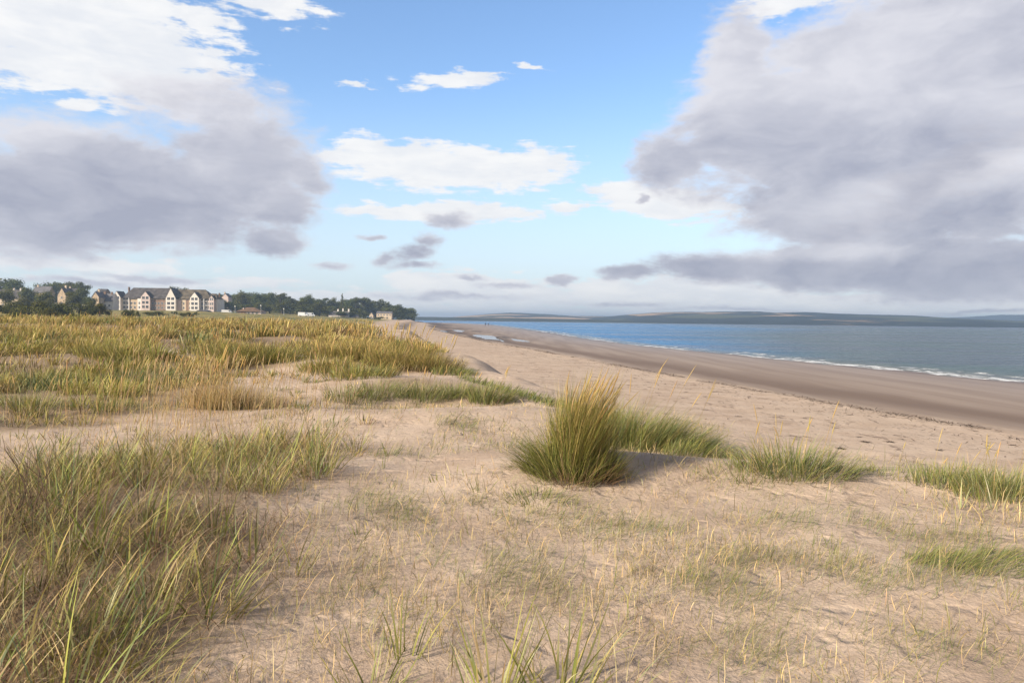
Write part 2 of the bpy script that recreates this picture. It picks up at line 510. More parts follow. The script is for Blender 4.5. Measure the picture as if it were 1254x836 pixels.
def poly_dist(poly, x, y):
    d = np.full(x.shape, 1e9); n = len(poly)
    for i in range(n):
        a = poly[i]; b = poly[(i + 1) % n]; ab = b - a; L = max(ab @ ab, 1e-9)
        t = np.clip(((x - a[0]) * ab[0] + (y - a[1]) * ab[1]) / L, 0, 1)
        d = np.minimum(d, np.hypot(x - a[0] - t * ab[0], y - a[1] - t * ab[1]))
    return d


def soft(poly, x, y, w):
    """1 inside, falling to 0 over w metres either side of the outline (w may be an array)"""
    d = poly_dist(poly, x, y)
    sd = np.where(inside(poly, x, y), d, -d)
    return sstep(-w, w, sd)


P_LEFT = ground_poly([(0, 585), (60, 575), (200, 560), (285, 585), (325, 640), (330, 690), (290, 735), (235, 790), (165, 836)])
P_LEFT = np.vstack([P_LEFT, [[-2.3, 2.3], [-7, 2.3], [-9, 6.0], [-7.5, 8.6]]])
P_SECOND = ground_poly([(170, 600), (215, 545), (300, 530), (400, 520), (425, 550), (400, 600), (320, 610)])
P_LENS = ground_poly([(400, 499), (470, 501), (560, 497), (630, 500), (655, 508), (625, 488), (590, 470), (520, 462), (470, 463), (430, 478)])
P_MEADOW = ground_poly([(0, 530), (70, 526), (140, 514), (215, 503), (270, 503), (345, 498), (352, 490), (300, 474), (262, 468), (330, 452), (372, 446), (300, 438), (0, 425)])
P_MEADOW = np.vstack([P_MEADOW, [[-34, 30], [-24, 15], [-15, 11.5]]])
P_TONGUE = ground_poly([(385, 458), (440, 462), (480, 458), (545, 456), (568, 456), (556, 436), (530, 425), (470, 418), (400, 425), (420, 440)])


def far_meadow(x, y):
    """the grown dune behind"""
    f = sstep(30, 38, y + 3 * fbm(x * .15, y * .15, 2, 71)) * sstep(.3, 2.5 , (edge_x(y) - x) - y * .03)
    return f


def cover(x, y):
    x = np.asarray(x, float); y = np.asarray(y, float)
    n = fbm(x * .8, y * .8, 3, 61)
    c = np.maximum(soft(P_LEFT, x, y, .6), .55 * soft(P_SECOND, x, y, .4))
    c = np.maximum(c, .9 * soft(P_MEADOW, x, y, .8)); c = np.maximum(c, .65 * soft(P_LENS, x, y, .5)); c = np.maximum(c, .9 * soft(P_TONGUE, x, y, .8))
    c = np.maximum(c, far_meadow(x, y))
    return np.clip(c + .35 * n * (c > .02), 0, 1)


gx = warp(780, -7000, 7000, 0.0, 2.2); gy = warp(800, -250, 7000, 6.0, 3.0)
X, Y = np.meshgrid(gx, gy)
Z = height(X, Y)
E_ = edge_x(Y); W_ = wrack_x(Y); S_ = shore_x(Y)
tide = (X - W_) / np.maximum(S_ - W_, 1.0)
nearm = (Y < 130) & (Y > -10) & (X < 12) & (X > -140)
veg = np.zeros_like(X)
veg[nearm] = cover(X[nearm], Y[nearm])
spars = fbm(X * .7, Y * .7, 3, 81)
dune = 1 - sstep(0, 2.0, X - E_)
veg = np.maximum(veg, (.25 + .3 * sstep(9, 5, Y)) * sstep(-.15, .45, spars) * dune * (Y < 30))
turf = sstep(60, 130, Y) * sstep(0, 8, E_ - X - Y * .02)
me = np_mesh('ground', np.stack([X.ravel(), Y.ravel(), Z.ravel()], 1), grid_faces(len(gx), len(gy)), 'sand',
             floats={'tide': np.clip(tide, -4, 4), 'veg': veg, 'dune': dune, 'turf': turf}, smooth=True)
tag(link('ground', me), 'sandy dune and beach sloping to the sea', kind='structure')

# ------------------------------------------------------------------ sea
sy = np.concatenate([np.linspace(-240, 20, 30)[:-1], np.linspace(20, 300, 561)[:-1], np.geomspace(300, 6900, 260)])
sx = np.concatenate([np.linspace(-3, 14, 69)[:-1], np.geomspace(14, 6500, 150)])
SX, SY = np.meshgrid(sx, sy)
WX = shore_x(SY) + SX
swell = .05 * np.sin((SX + 3 * fbm(SY * .03, SX * .02, 2, 90)) * 1.1) * sstep(0, 3, SX) * (1 - sstep(12, 20, SX))
WZ = WATER_Z + swell
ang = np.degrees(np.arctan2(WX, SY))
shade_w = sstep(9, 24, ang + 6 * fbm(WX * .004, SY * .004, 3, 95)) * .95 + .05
keep = WX < 7000
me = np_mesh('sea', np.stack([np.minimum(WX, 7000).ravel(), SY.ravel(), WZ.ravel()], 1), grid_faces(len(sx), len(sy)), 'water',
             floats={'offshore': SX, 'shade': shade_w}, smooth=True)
tag(link('water', me), 'blue to grey green sea with small breaking waves', kind='structure')

# tide pools left on the flats
for i, (px_, py_, rx, ry, dd) in enumerate(POOLS):
    cx, cy = px_, py_
    ring = []
    zc = hz(cx, cy) + dd * .62
    n = 48
    for k in range(n):
        t = 2 * math.pi * k / n
        r = 1 + .18 * math.sin(3 * t + i) + .1 * math.sin(5 * t + 2 * i)
        yy = ry * 1.05 * r * math.sin(t)
        ring.append((cx + rx * 1.2 * r * math.cos(t) - .11 * yy, cy + yy, zc))
    me = bpy.data.meshes.new('tide_pool'); me.from_pydata(ring, [], [tuple(range(n))]); me.update(); me.materials.append(MAT['pool'])
    o = link('tide_pool', me)
    tag(o, ['largest bright tide pool on the wet sand nearest the dunes', 'long bright tide pool on the flats towards the headland', 'short bright tide pool beside the long one towards the headland', 'small faint tide pool seaward of the largest pool'][i], 'tide pool', 'tide pools on the wet sand')

# ------------------------------------------------------------------ far hills across the firth
def ridge(name, prof, Y0, Yr, Y1, mat, label, rough, nxx=500, nyy=70, seed=0, xmargin=0, kind='structure'):
    pxs = np.array([p[0] for p in prof], float); tops = np.array([p[1] for p in prof], float)
    px = np.linspace(pxs[0], pxs[-1], nxx); yy = np.linspace(Y0, Y1, nyy)
    top = np.interp(px, pxs, tops)
    top = np.convolve(np.pad(top, 6, 'edge'), np.ones(13) / 13, 'valid')
    zt = CAM[2] + (horizon(px) - top) * Yr / F
    PX, YY = np.meshgrid(px, yy)
    XX = (PX - 627) / F * (Yr + (YY - Yr) * .35)
    prof_y = np.where(YY < Yr, sstep(Y0, Yr, YY) ** .55, 1 - .8 * sstep(Yr, Y1, YY))
    ends = sstep(0, .03, (PX - pxs[0]) / (pxs[-1] - pxs[0])) * sstep(0, .03, (pxs[-1] - PX) / (pxs[-1] - pxs[0]))
    ZZ = (zt[None] - WATER_Z + 1) * prof_y * ends + WATER_Z - 1
    ZZ = ZZ + rough * fbm(XX * .006, YY * .006, 4, seed) * prof_y * ends + rough * .25 * fbm(XX * .05, YY * .05, 2, seed + 5) * prof_y
    me = np_mesh(name, np.stack([XX.ravel(), YY.ravel(), ZZ.ravel()], 1), grid_faces(nxx, nyy), mat, smooth=True)
    return tag(link(name, me), label, kind=kind)


ridge('hills', [(480, 391), (560, 388.5), (600, 384.6), (620, 383.4), (640, 383.6), (670, 385), (700, 387), (740, 387.5), (790, 386), (830, 389), (900, 392)], 1900, 3100, 3900, 'hills2',
      'low blue hills with pale fields at the end of the sea', 3, seed=101)
ridge('hills', [(690, 392), (730, 389), (760, 386), (800, 382.8), (850, 382.6), (875, 382), (905, 381.6), (925, 383.8), (960, 382.4), (1010, 384.5), (1060, 385.5), (1100, 389), (1150, 390.5), (1190, 392.5), (1230, 395), (1300, 397)], 1350, 2600, 3500, 'hills',
      'long dark wooded ridge across the sea', 3, seed=111)
ridge('hills', [(1120, 397), (1160, 394.5), (1190, 393), (1254, 392.8), (1400, 392), (1600, 396)], 1500, 2500, 3300, 'hills2', 'pale stubble fields low on the far shore at right', 1.5, seed=131)
ridge('hills', [(1080, 396), (1130, 391), (1180, 387.7), (1230, 386), (1320, 385.6), (1600, 392)], 3300, 3700, 4600, 'hills', 'faint blue mountain beyond the fields at right', 6, seed=121)
ridge('hills', [(440, 390), (505, 388.2), (560, 388.6), (620, 389.2), (700, 390.6), (780, 392.4)], 1500, 1620, 1800, 'spit', 'low dark wooded spit on the horizon past the headland', 1.0, seed=141)

# ------------------------------------------------------------------ haze
hb = MB().box(-7100, 7100, -300, 7100, -8.2, 47)
hm, hnt, hout = new_mat('haze'); hg = G(hnt)
pv = hg.n('ShaderNodeVolumePrincipled'); pv.inputs['Color'].default_value = (.56, .75, 1.0, 1); pv.inputs['Density'].default_value = .00031; pv.inputs['Anisotropy'].default_value = .2
hnt.links.new(pv.outputs[0], hout.inputs['Volume'])
MAT['haze'] = hm
tag(hb.build('haze', 'haze'), 'thin sea air', kind='stuff')

# ------------------------------------------------------------------ grass blades
GREEN = np.array([.165, .185, .045]); BLUEG = np.array([.185, .225, .105]); YELL = np.array([.42, .34, .085]); STRAW = np.array([.60, .44, .20])
GOLD = np.array([.62, .44, .16]); BROWN = np.array([.20, .135, .078]); TAN = np.array([.42, .31, .185]); LIME = np.array([.32, .315, .075]); PALE = np.array([.48, .46, .24])


def palette(n, cols, wts, jit=.22):
    cols = np.array(cols); k = rng.choice(len(cols), n, p=np.array(wts) / sum(wts))
    return cols[k] * np.exp(rng.normal(0, jit, (n, 1))) * np.exp(rng.normal(0, .05, (n, 3)))


def ribbons(P, L, Wd, az, tilt, bend, cbase, ctip, K=4, floor=None, curl=0.0):
    """N curved blades as tapered ribbons; returns verts, faces, colours"""
    n = len(P); az = np.asarray(az)
    s = np.linspace(0, 1, K + 1)
    th = tilt[:, None] + bend[:, None] * s[None] ** 1.4
    d = L[:, None] / K
    r = np.concatenate([np.zeros((n, 1)), np.cumsum(np.sin(th[:, 1:]) * d, 1)], 1)
    z = np.concatenate([np.zeros((n, 1)), np.cumsum(np.cos(th[:, 1:]) * d, 1)], 1)
    azs = az[:, None] + curl * rng.normal(0, 1, (n, 1)) * s[None]
    cx = P[:, 0:1] + r * np.sin(azs); cy = P[:, 1:2] + r * np.cos(azs); cz = P[:, 2:3] + z
    if floor is not None: cz = np.maximum(cz, floor[:, None] + .004)
    tw = az + math.pi / 2 + rng.normal(0, .7, n)
    wprof = np.array([.75] + [1.0] * (K - 1) + [.06]) if K < 4 else np.interp(s, [0, .15, .55, 1], [.7, 1, .75, .05])
    hw = .5 * Wd[:, None] * wprof[None]
    ox = np.sin(tw)[:, None] * hw; oy = np.cos(tw)[:, None] * hw
    V = np.empty((n, K + 1, 2, 3))
    V[:, :, 0, 0] = cx - ox; V[:, :, 0, 1] = cy - oy; V[:, :, 0, 2] = cz
    V[:, :, 1, 0] = cx + ox; V[:, :, 1, 1] = cy + oy; V[:, :, 1, 2] = cz
    C = (cbase[:, None] * (1 - s)[None, :, None] + ctip[:, None] * s[None, :, None])
    C = np.repeat(C[:, :, None], 2, 2)
    base = (np.arange(n) * (K + 1) * 2)[:, None]
    k = np.arange(K)[None] * 2
    Fq = np.stack([base + k, base + k + 1, base + k + 3, base + k + 2], 2).reshape(-1, 4)
    return V.reshape(-1, 3), Fq, C.reshape(-1, 3)


def stems(P, L, rad, az, tilt, bend, col, K=5, prof=None, sides=3, start=0.0):
    """N thin tapered tubes following the same curve as a blade; start skips the lower part (seed heads)"""
    n = len(P); s = np.linspace(0, 1, 13)
    th = tilt[:, None] + bend[:, None] * s[None] ** 1.4
    d = L[:, None] / 12
    r = np.concatenate([np.zeros((n, 1)), np.cumsum(np.sin(th[:, 1:]) * d, 1)], 1)
    z = np.concatenate([np.zeros((n, 1)), np.cumsum(np.cos(th[:, 1:]) * d, 1)], 1)
    q = np.linspace(start, 1, K + 1)
    rr = np.stack([np.interp(q, s, r[i]) for i in range(n)]); zz = np.stack([np.interp(q, s, z[i]) for i in range(n)])
    cx = P[:, 0:1] + rr * np.sin(az)[:, None]; cy = P[:, 1:2] + rr * np.cos(az)[:, None]; cz = P[:, 2:3] + zz
    if prof is None: prof = np.linspace(1, .5, K + 1)
    V = np.empty((n, K + 1, sides, 3))
    for j in range(sides):
        a = 2 * math.pi * j / sides
        V[:, :, j, 0] = cx + rad[:, None] * prof[None] * math.cos(a); V[:, :, j, 1] = cy + rad[:, None] * prof[None] * math.sin(a); V[:, :, j, 2] = cz
    C = np.repeat(np.repeat(col[:, None], K + 1, 1)[:, :, None], sides, 2)
    base = (np.arange(n) * (K + 1) * sides)[:, None, None]
    k = np.arange(K)[None, :, None] * sides; j = np.arange(sides)[None, None]; j2 = (j + 1) % sides
    Fq = np.stack([base + k + j, base + k + j2, base + k + sides + j2, base + k + sides + j], 3).reshape(-1, 4)
    return V.reshape(-1, 3), Fq, C.reshape(-1, 3)


def join(parts):
    vs, fs, cs = [], [], []; b = 0
    for v, f, c in parts:
        vs.append(v); fs.append(f + b); cs.append(c); b += len(v)
    return np.concatenate(vs), np.concatenate(fs), np.concatenate(cs)


HEADPROF = np.array([.35, .9, 1.0, .95, .75, .15])


def scatter(N, y0, y1, dens, power=1.0, margin=.1, xlim=None):
    """points over the seen wedge of ground, thinner with distance"""
    u = rng.random(N)
    if power == 1: yy = y0 + (y1 - y0) * u
    else: yy = y0 * (y1 / y0) ** u
    xx = (rng.random(N) * (1.32 + 2 * margin) - .66 - margin) * yy
    xx += np.where(yy < 6, rng.uniform(-.6, .6, N), 0)
    k = rng.random(N) < dens(xx, yy)
    xx, yy = xx[k], yy[k]
    return np.stack([xx, yy, height(xx, yy)], 1)


def stuff(name, label, parts, mat='blade'):
    v, f, c = join(parts) if isinstance(parts, list) else parts
    return tag(link(name, np_mesh(name, v, f, mat, c)), label, kind='stuff')


# --- the grown dunes behind: long grass, olive below and golden above
def d_meadow(x, y):
    m = np.maximum(soft(P_MEADOW, x, y, .9), soft(P_TONGUE, x, y, .7)); m = np.maximum(m, far_meadow(x, y))
    n = fbm(x * .35, y * .35, 3, 201)
    return np.clip(m * (.58 + 1.15 * n) * np.interp(y, [12, 20, 30], [.62, .8, 1.0]), 0, 1)


def clumps(C, per, rad, Lf, cols, seed=0):
    """blades gathered in many small clumps with gaps between them; cols(n clumps) -> base and tip colours per blade"""
    m = len(C); k = rng.poisson(per, m); idx = np.repeat(np.arange(m), k); n = len(idx)
    r = rad[idx] * np.sqrt(rng.random(n)); a = rng.uniform(0, 6.28, n)
    ox, oy = r * np.cos(a), r * np.sin(a)
    x, y = C[idx, 0] + ox, C[idx, 1] + oy
    P = np.stack([x, y, height(x, y) - .02], 1)
    q = r / rad[idx]
    out = np.arctan2(ox, oy)
    dx = np.sin(out) * q * .45 + .12 + rng.normal(0, .13, n); dy = np.cos(out) * q * .45 + rng.normal(0, .13, n)
    L = Lf[idx] * rng.uniform(.55, 1.1, n) * (1 - .3 * q)
    Wd = np.maximum(.0055, y / F * .72) * rng.uniform(.7, 1.3, n)
    cb, ct = cols(idx, n, q)
    return ribbons(P, L, Wd, np.arctan2(dx, dy), np.arctan(np.hypot(dx, dy)), np.abs(rng.normal(.45, .35, n)), cb, ct, 3, height(x, y))


def mounds(x, y, cell=2.1):
    """distance to the nearest of many scattered tussock centres, and that tussock's own random number"""
    gx_, gy_ = np.floor(x / cell), np.floor(y / cell)
    best = np.full(x.shape, 9.0); rid = np.zeros(x.shape)
    for i in (-1, 0, 1):
        for j in (-1, 0, 1):
            cx, cy = gx_ + i, gy_ + j
            px_ = (cx + .5 + .8 * (_hash(cx, cy, 901) - .5)) * cell; py_ = (cy + .5 + .8 * (_hash(cx, cy, 902) - .5)) * cell
            size = .6 + .7 * _hash(cx, cy, 903)
            d = np.hypot(x - px_, y - py_) / size
            k = d < best; best = np.where(k, d, best); rid = np.where(k, _hash(cx, cy, 904), rid)
    return best, rid


def d_clump(x, y):
    d, _ = mounds(x, y)
    core = sstep(1.42, .45, d)
    near = np.interp(y, [12, 22, 32], [.75, .9, 1.0])
    return np.clip(d_meadow(x, y) * (.05 + 1.2 * core) * near, 0, 1)


C = scatter(17000, 11.2, 200, d_clump, 2); m = len(C)
md, mr = mounds(C[:, 0], C[:, 1])
kindn = (mr - .5) * 1.1 + .5 * fbm(C[:, 0] * .16, C[:, 1] * .16, 3, 211) + rng.normal(0, .12, m) + .25 * sstep(22, 50, C[:, 1])
goldc = sstep(-.1, .4, kindn); brownc = np.maximum(sstep(.78, .9, _hash(np.floor(mr * 1e5), np.floor(mr * 7e4), 5)) * .9, sstep(1.0, 1.5, md) * .7) * (C[:, 1] < 60) * (rng.random(m) < .85)
bluec = ((mr * 37) % 1 < .18).astype(float)
tintc = np.exp(rng.normal(0, .16, (m, 1)) + ((mr * 91) % 1 - .5)[:, None] * .35)
Lc = np.interp(C[:, 1], [12, 17, 28, 60], [.30, .42, .76, .95]) * rng.uniform(.7, 1.2, m) * (1.25 - .5 * np.clip(md, 0, 1.5)) * (.75 + .55 * ((mr * 13) % 1)) * (1 - .3 * brownc)
Rc = np.interp(C[:, 1], [12, 30, 100], [.24, .42, .9]) * rng.uniform(.7, 1.4, m)


def mcols(idx, n, q):
    cb = palette(n, [GREEN, BROWN, YELL * .8], [4, 2, 1.5]); ct = palette(n, [LIME, YELL, GREEN, STRAW], [3.5, 3.5, 1.5, 2])
    cg = palette(n, [GOLD, STRAW, YELL, LIME], [3.2, 3, 2, 1]); cbr = palette(n, [BROWN, TAN, np.array([.14, .09, .055])], [3, 2, 2])
    cbl = palette(n, [BLUEG, GREEN, PALE], [3, 2, 1])
    w = goldc[idx][:, None]; ct = ct * (1 - w) + cg * w
    w = bluec[idx][:, None] * (1 - goldc[idx][:, None]); ct = ct * (1 - w) + cbl * w; cb = cb * (1 - w) + cbl * .8 * w
    w = brownc[idx][:, None] * .85; ct = ct * (1 - w) + cbr * 1.15 * w; cb = cb * (1 - w) + cbr * .8 * w
    return cb * tintc[idx], ct * tintc[idx]


stuff('meadow_grass', 'long olive and golden grass over the dunes', clumps(C, 48, Rc, Lc, mcols))

# pale flowering stems above it
P = scatter(30000, 13, 110, lambda x, y: np.clip(d_meadow(x, y) * (.35 + 1.6 * fbm(x * .2, y * .2, 2, 221) + .1 * sstep(25, 60, y)), 0, 1) * .55, 2)
n = len(P)
L = rng.uniform(.55, 1.05, n) * np.interp(P[:, 1], [12, 30, 80], [.9, 1, 1.05]); az = rng.normal(1.3, 1.1, n); ti = np.abs(rng.normal(.10, .16, n)); be = np.abs(rng.normal(.3, .25, n))
rad = np.maximum(.0016, P[:, 1] / F * .22)
c = palette(n, [STRAW, GOLD, TAN, np.array([.42, .26, .2])], [4, 3, 2, .7])
q0 = np.stack([rng.normal(-5.4, 1.2, 260), rng.normal(13.6, 1.1, 260)], 1); q0 = q0[(q0[:, 1] > 11.6) & (q0[:, 0] < -2.8)]
q1 = np.stack([rng.uniform(-4.5, -1.6, 90), rng.uniform(6.5, 10, 90)], 1)
q0 = np.vstack([q0, q1]); k = len(q0)
P = np.vstack([P, np.stack([q0[:, 0], q0[:, 1], height(q0[:, 0], q0[:, 1])], 1)]); n = len(P)
L = np.concatenate([L, rng.uniform(.6, 1.15, len(q0) - 90), rng.uniform(.45, .85, 90)]); az = np.concatenate([az, rng.normal(1.3, 1.2, k)]); ti = np.concatenate([ti, np.abs(rng.normal(.1, .1, k))]); be = np.concatenate([be, np.abs(rng.normal(.25, .2, k))])
rad = np.concatenate([rad, np.maximum(.0018, q0[:, 1] / F * .26)]); c = np.concatenate([c, palette(k, [STRAW, np.array([.66, .5, .28])], [2, 2], .15)])
stuff('flowering_grass', 'straw coloured flowering stems standing above the dune grass',
      [stems(P, L, rad, az, ti, be, c, 4), stems(P, L, rad * np.interp(P[:, 1], [12, 40], [2.2, 1.5]), az, ti, be, c, 5, HEADPROF, 3, .80)], 'seed')

# brown heather-like thatch patches inside the meadow and below the left mass
P1 = scatter(120000, 12.0, 60, lambda x, y: d_meadow(x, y) * sstep(-.05, .3, fbm(x * .22, y * .4, 3, 231)), 2)
P2 = scatter(95000, 2.4, 11, lambda x, y: np.maximum(soft(P_LEFT, x, y, .5), .35 * soft(P_SECOND, x, y, .4)) * np.clip(.62 + 1.5 * fbm(x * 1.1, y * 1.1, 3, 241), 0, 1), 1)
P = np.vstack([P1, P2]); n = len(P)
L = rng.uniform(.08, .33, n) * np.interp(P[:, 1], [3, 12, 30], [1, 1.1, 1.2]); fl = P[:, 2].copy()
Wd = np.maximum(.0042, P[:, 1] / F * .6) * rng.uniform(.5, 1.4, n)
cb = palette(n, [BROWN, TAN * .8, np.array([.10, .06, .04]), np.array([.17, .085, .05])], [3, 2, 2, 2], .35); ct = palette(n, [BROWN, TAN, STRAW, np.array([.60, .50, .35]), np.array([.20, .10, .06])], [2.5, 3, 2, 1.4, 2], .40)
P[:, 2] += rng.uniform(-.01, .06, n) * (P[:, 1] < 12)
stuff('dead_grass', 'brown and tan dead grass lying in a tangled thatch', ribbons(P, L, Wd, rng.uniform(0, 6.28, n), rng.uniform(.3, 1.45, n), rng.normal(.5, .6, n), cb, ct, 4, fl, .8), 'dead')


# --- thin sward: short dry stubble and fine green wisps on the bare sand
def d_stub(x, y):
    c1 = 1 - np.maximum(soft(P_LEFT, x, y, .3), d_meadow(x, y))
    e = sstep(-.1, .6, edge_x(y) - x)
    a = fbm(x * .7, y * .7, 4, 301)
    nearr = np.interp(y, [3, 5.5, 7, 9, 14], [.75, .75, .48, .25, .14])
    return np.clip(c1 * e * nearr * (.55 + 1.7 * a), 0, 1)


P = scatter(105000, 2.4, 16, d_stub, 1); n = len(P)
L = rng.gamma(2.6, .033, n) + .015; fl = P[:, 2].copy()
Wd = np.maximum(.0036, P[:, 1] / F * .62) * rng.uniform(.6, 1.25, n)
cb = palette(n, [STRAW, TAN, BROWN, GREEN], [3, 3, 1, 1.5]); ct = palette(n, [STRAW * 1.15, TAN * 1.2, PALE, GREEN, LIME], [4, 3, 2, 2.2, 2])
stuff('dry_stubble', 'short dry straw stubble scattered over the dune sand', ribbons(P, L, Wd, rng.uniform(0, 6.28, n), np.abs(rng.normal(.35, .5, n)), rng.normal(.5, .8, n), cb, ct, 3, fl, .4), 'dead')

# fine green fescue in wind-combed patches
FES = [(1005, 690, .55, .35), (960, 730, .6, .45), (1060, 730, .6, .4), (900, 690, .5, .35), (640, 700, .6, .4), (720, 650, .6, .4), (520, 640, .5, .4), (470, 620, .4, .4), (600, 620, .5, .3), (1130, 700, .5, .4), (1040, 740, .5, .3), (940, 800, .5, .25), (760, 650, .45, .3), (560, 520, .6, .4), (600, 545, .5, .3), (470, 560, .5, .4), (430, 600, .5, .4), (680, 620, .35, .25), (890, 580, .7, .3),
       (1210, 690, .55, .22), (1160, 660, .4, .2), (960, 640, .4, .25), (840, 700, .5, .3), (700, 720, .7, .3), (520, 700, .5, .3), (870, 720, .6, .3), (1100, 640, .5, .25), (480, 740, .6, .25), (880, 790, .4, .3), (640, 680, .5, .25), (1150, 790, .4, .25)]
pts = []
for a, b, rx, ry in FES:
    h = hit(a, b); rx, ry = rx * 1.15, rx * .8; k = int(1000 * rx)
    q = rng.normal(0, 1, (k, 2)) * (rx * .6, ry * .6)
    q = q[rng.random(len(q)) < np.clip(.5 + 2.2 * fbm((q[:, 0] + h[0]) * 3, (q[:, 1] + h[1]) * 2, 3, 333), 0, 1)]
    pts.append(np.stack([h[0] + q[:, 0], h[1] + q[:, 1]], 1))
Q = np.concatenate(pts); Q = Q[Q[:, 0] < edge_x(Q[:, 1]) + .2]
PP = np.stack([Q[:, 0], Q[:, 1], height(Q[:, 0], Q[:, 1])], 1)
P2 = scatter(26000, 3.0, 20, lambda x, y: np.clip(np.maximum(1.1 * soft(P_LENS, x, y, .5), .7 * soft(P_SECOND, x, y, .5)) + .03, 0, 1) * np.clip(.6 + 1.2 * fbm(x * .9, y * .9, 2, 311), 0, 1), 1)
P3 = scatter(30000, 4.5, 14, lambda x, y: sstep(-.4 * y - .3, -.25 * y, x) * sstep(.62 * y, .3 * y, x) * np.clip(.12 + 1.3 * fbm(x * 1.1, y * .9, 3, 351), 0, 1) * sstep(.2, 1.2, edge_x(y) - x), 1)
P = np.vstack([PP, P2, P3]); n = len(P); fl = P[:, 2].copy()
L = rng.gamma(3, .04, n) + .02; Wd = np.maximum(.0022, P[:, 1] / F * .5) * rng.uniform(.7, 1.2, n)
cb = palette(n, [GREEN, BLUEG, TAN], [4, 2, 2]); ct = palette(n, [GREEN, BLUEG, STRAW, LIME], [4, 2, 2.5, 2])
stuff('fine_grass', 'fine green grass in thin wind-combed patches on the sand', ribbons(P, L, Wd, rng.normal(1.4, .8, n), np.abs(rng.normal(.6, .45, n)), np.abs(rng.normal(.8, .6, n)), cb, ct, 4, fl, .4))

# loose wisps, green and dead, over the path between the two grass masses
C = scatter(5200, 8.5, 22, lambda x, y: sstep(-.5, -2.2, x + .12 * y) * np.clip(.35 + 1.5 * fbm(x * .6, y * .6, 3, 341), 0, 1) * (1 - d_meadow(x, y)) * .8, 2); m = len(C)
pick = rng.random(m)


def wcols(idx, n, q):
    p_ = pick[idx][:, None]
    dead = palette(n, [TAN, STRAW, BROWN], [3, 3, 1]); liv = palette(n, [GREEN, LIME, BLUEG], [3, 2, 2])
    c = np.where(p_ < .5, dead, liv)
    return c * .8, c * 1.1


stuff('path_grass', 'loose wisps of green and dead grass over the sand path', clumps(C, 13, rng.uniform(.05, .22, m), rng.uniform(.10, .34, m), wcols))

# litter: tiny dark bits of stem
P = scatter(16000, 2.4, 14, lambda x, y: np.clip(.3 + fbm(x * .9, y * .9, 3, 321), 0, 1) * sstep(0, .5, edge_x(y) - x), 1); n = len(P); fl = P[:, 2].copy()
P[:, 2] += .004
c = palette(n, [BROWN, np.array([.1, .07, .05]), TAN], [3, 2, 2])
stuff('plant_litter', 'broken stem litter strewn on the sand', ribbons(P, rng.uniform(.015, .07, n), np.maximum(.002, P[:, 1] / F * .4), rng.uniform(0, 6.28, n), np.full(n, 1.5), rng.normal(0, .2, n), c, c, 2, fl), 'dead')


# --- tussocks: things
def tussock_arrays(n, R, Lr, spread, lean, width, cbs, cbw, cts, ctw, bend=.5, wind=0.0, rxy=(1, 1)):
    a = rng.uniform(0, 6.28, n); r = np.sqrt(rng.random(n)) * R
    ox, oy = r * np.cos(a) * rxy[0], r * np.sin(a) * rxy[1]
    P = np.stack([ox, oy, np.full(n, -.03)], 1)
    out = np.arctan2(ox, oy) + rng.normal(0, .5, n)
    t = spread * (r / R) * rng.uniform(.5, 1.25, n) + np.abs(rng.normal(0, .1, n))
    # add wind lean towards +X
    dx = np.sin(out) * np.sin(t) + lean; dy = np.cos(out) * np.sin(t); dz = np.cos(t)
    az = np.arctan2(dx, dy); ti = np.arctan2(np.hypot(dx, dy), dz)
    be = np.abs(rng.normal(bend, bend * .6, n)) + wind
    L = rng.uniform(*Lr, n) * (1 - .25 * r / R)
    Wd = rng.uniform(.7, 1.3, n) * width
    return P, L, Wd, az, ti, be, palette(n, cbs, cbw), palette(n, cts, ctw)


def leafmesh(A, K=5):
    v, f, c = ribbons(*A[:6], A[6], A[7], K, None, .15)
    return np_mesh('leaves', v, f, 'blade', c)


def make_tussock(name, loc, label, cat, A, heads=None, group=None, rz=0.0, each=False, K=5):
    root = empty(name, loc, rz); tag(root, label, cat, group)
    link('leaves', leafmesh(A, K), root)
    if heads is not None:
        P, L, rad, az, ti, be, c = heads
        ids = [slice(i, i + 1) for i in range(len(P))] if each else [slice(0, len(P))]
        for s1 in ids:
            v, f, cc = stems(P[s1], L[s1], rad[s1], az[s1], ti[s1], be[s1], c[s1] * .85, 6)
            st = link('flower_stem', np_mesh('flower_stem', v, f, 'seed', cc), root)
            v, f, cc = stems(P[s1], L[s1], rad[s1] * 2.6, az[s1], ti[s1], be[s1], c[s1], 5, HEADPROF, 5, .72)
            link('seed_head', np_mesh('seed_head', v, f, 'seed', cc), st)
    return root


def heads(n, R, Lr, lean, rad=.0024, off=(0, 0), spread=.15):
    a = rng.uniform(0, 6.28, n); r = np.sqrt(rng.random(n)) * R
    P = np.stack([off[0] + r * np.cos(a), off[1] + r * np.sin(a), np.zeros(n)], 1)
    dx = np.cos(a) * spread * r / R + lean + rng.normal(0, .06, n); dy = np.sin(a) * spread * r / R + rng.normal(0, .06, n)
    return P, rng.uniform(*Lr, n), np.full(n, rad) * rng.uniform(.8, 1.3, n), np.arctan2(dx, dy), np.arctan(np.hypot(dx, dy)), np.abs(rng.normal(.25, .12, n)), palette(n, [STRAW, GOLD], [2, 3], .12)


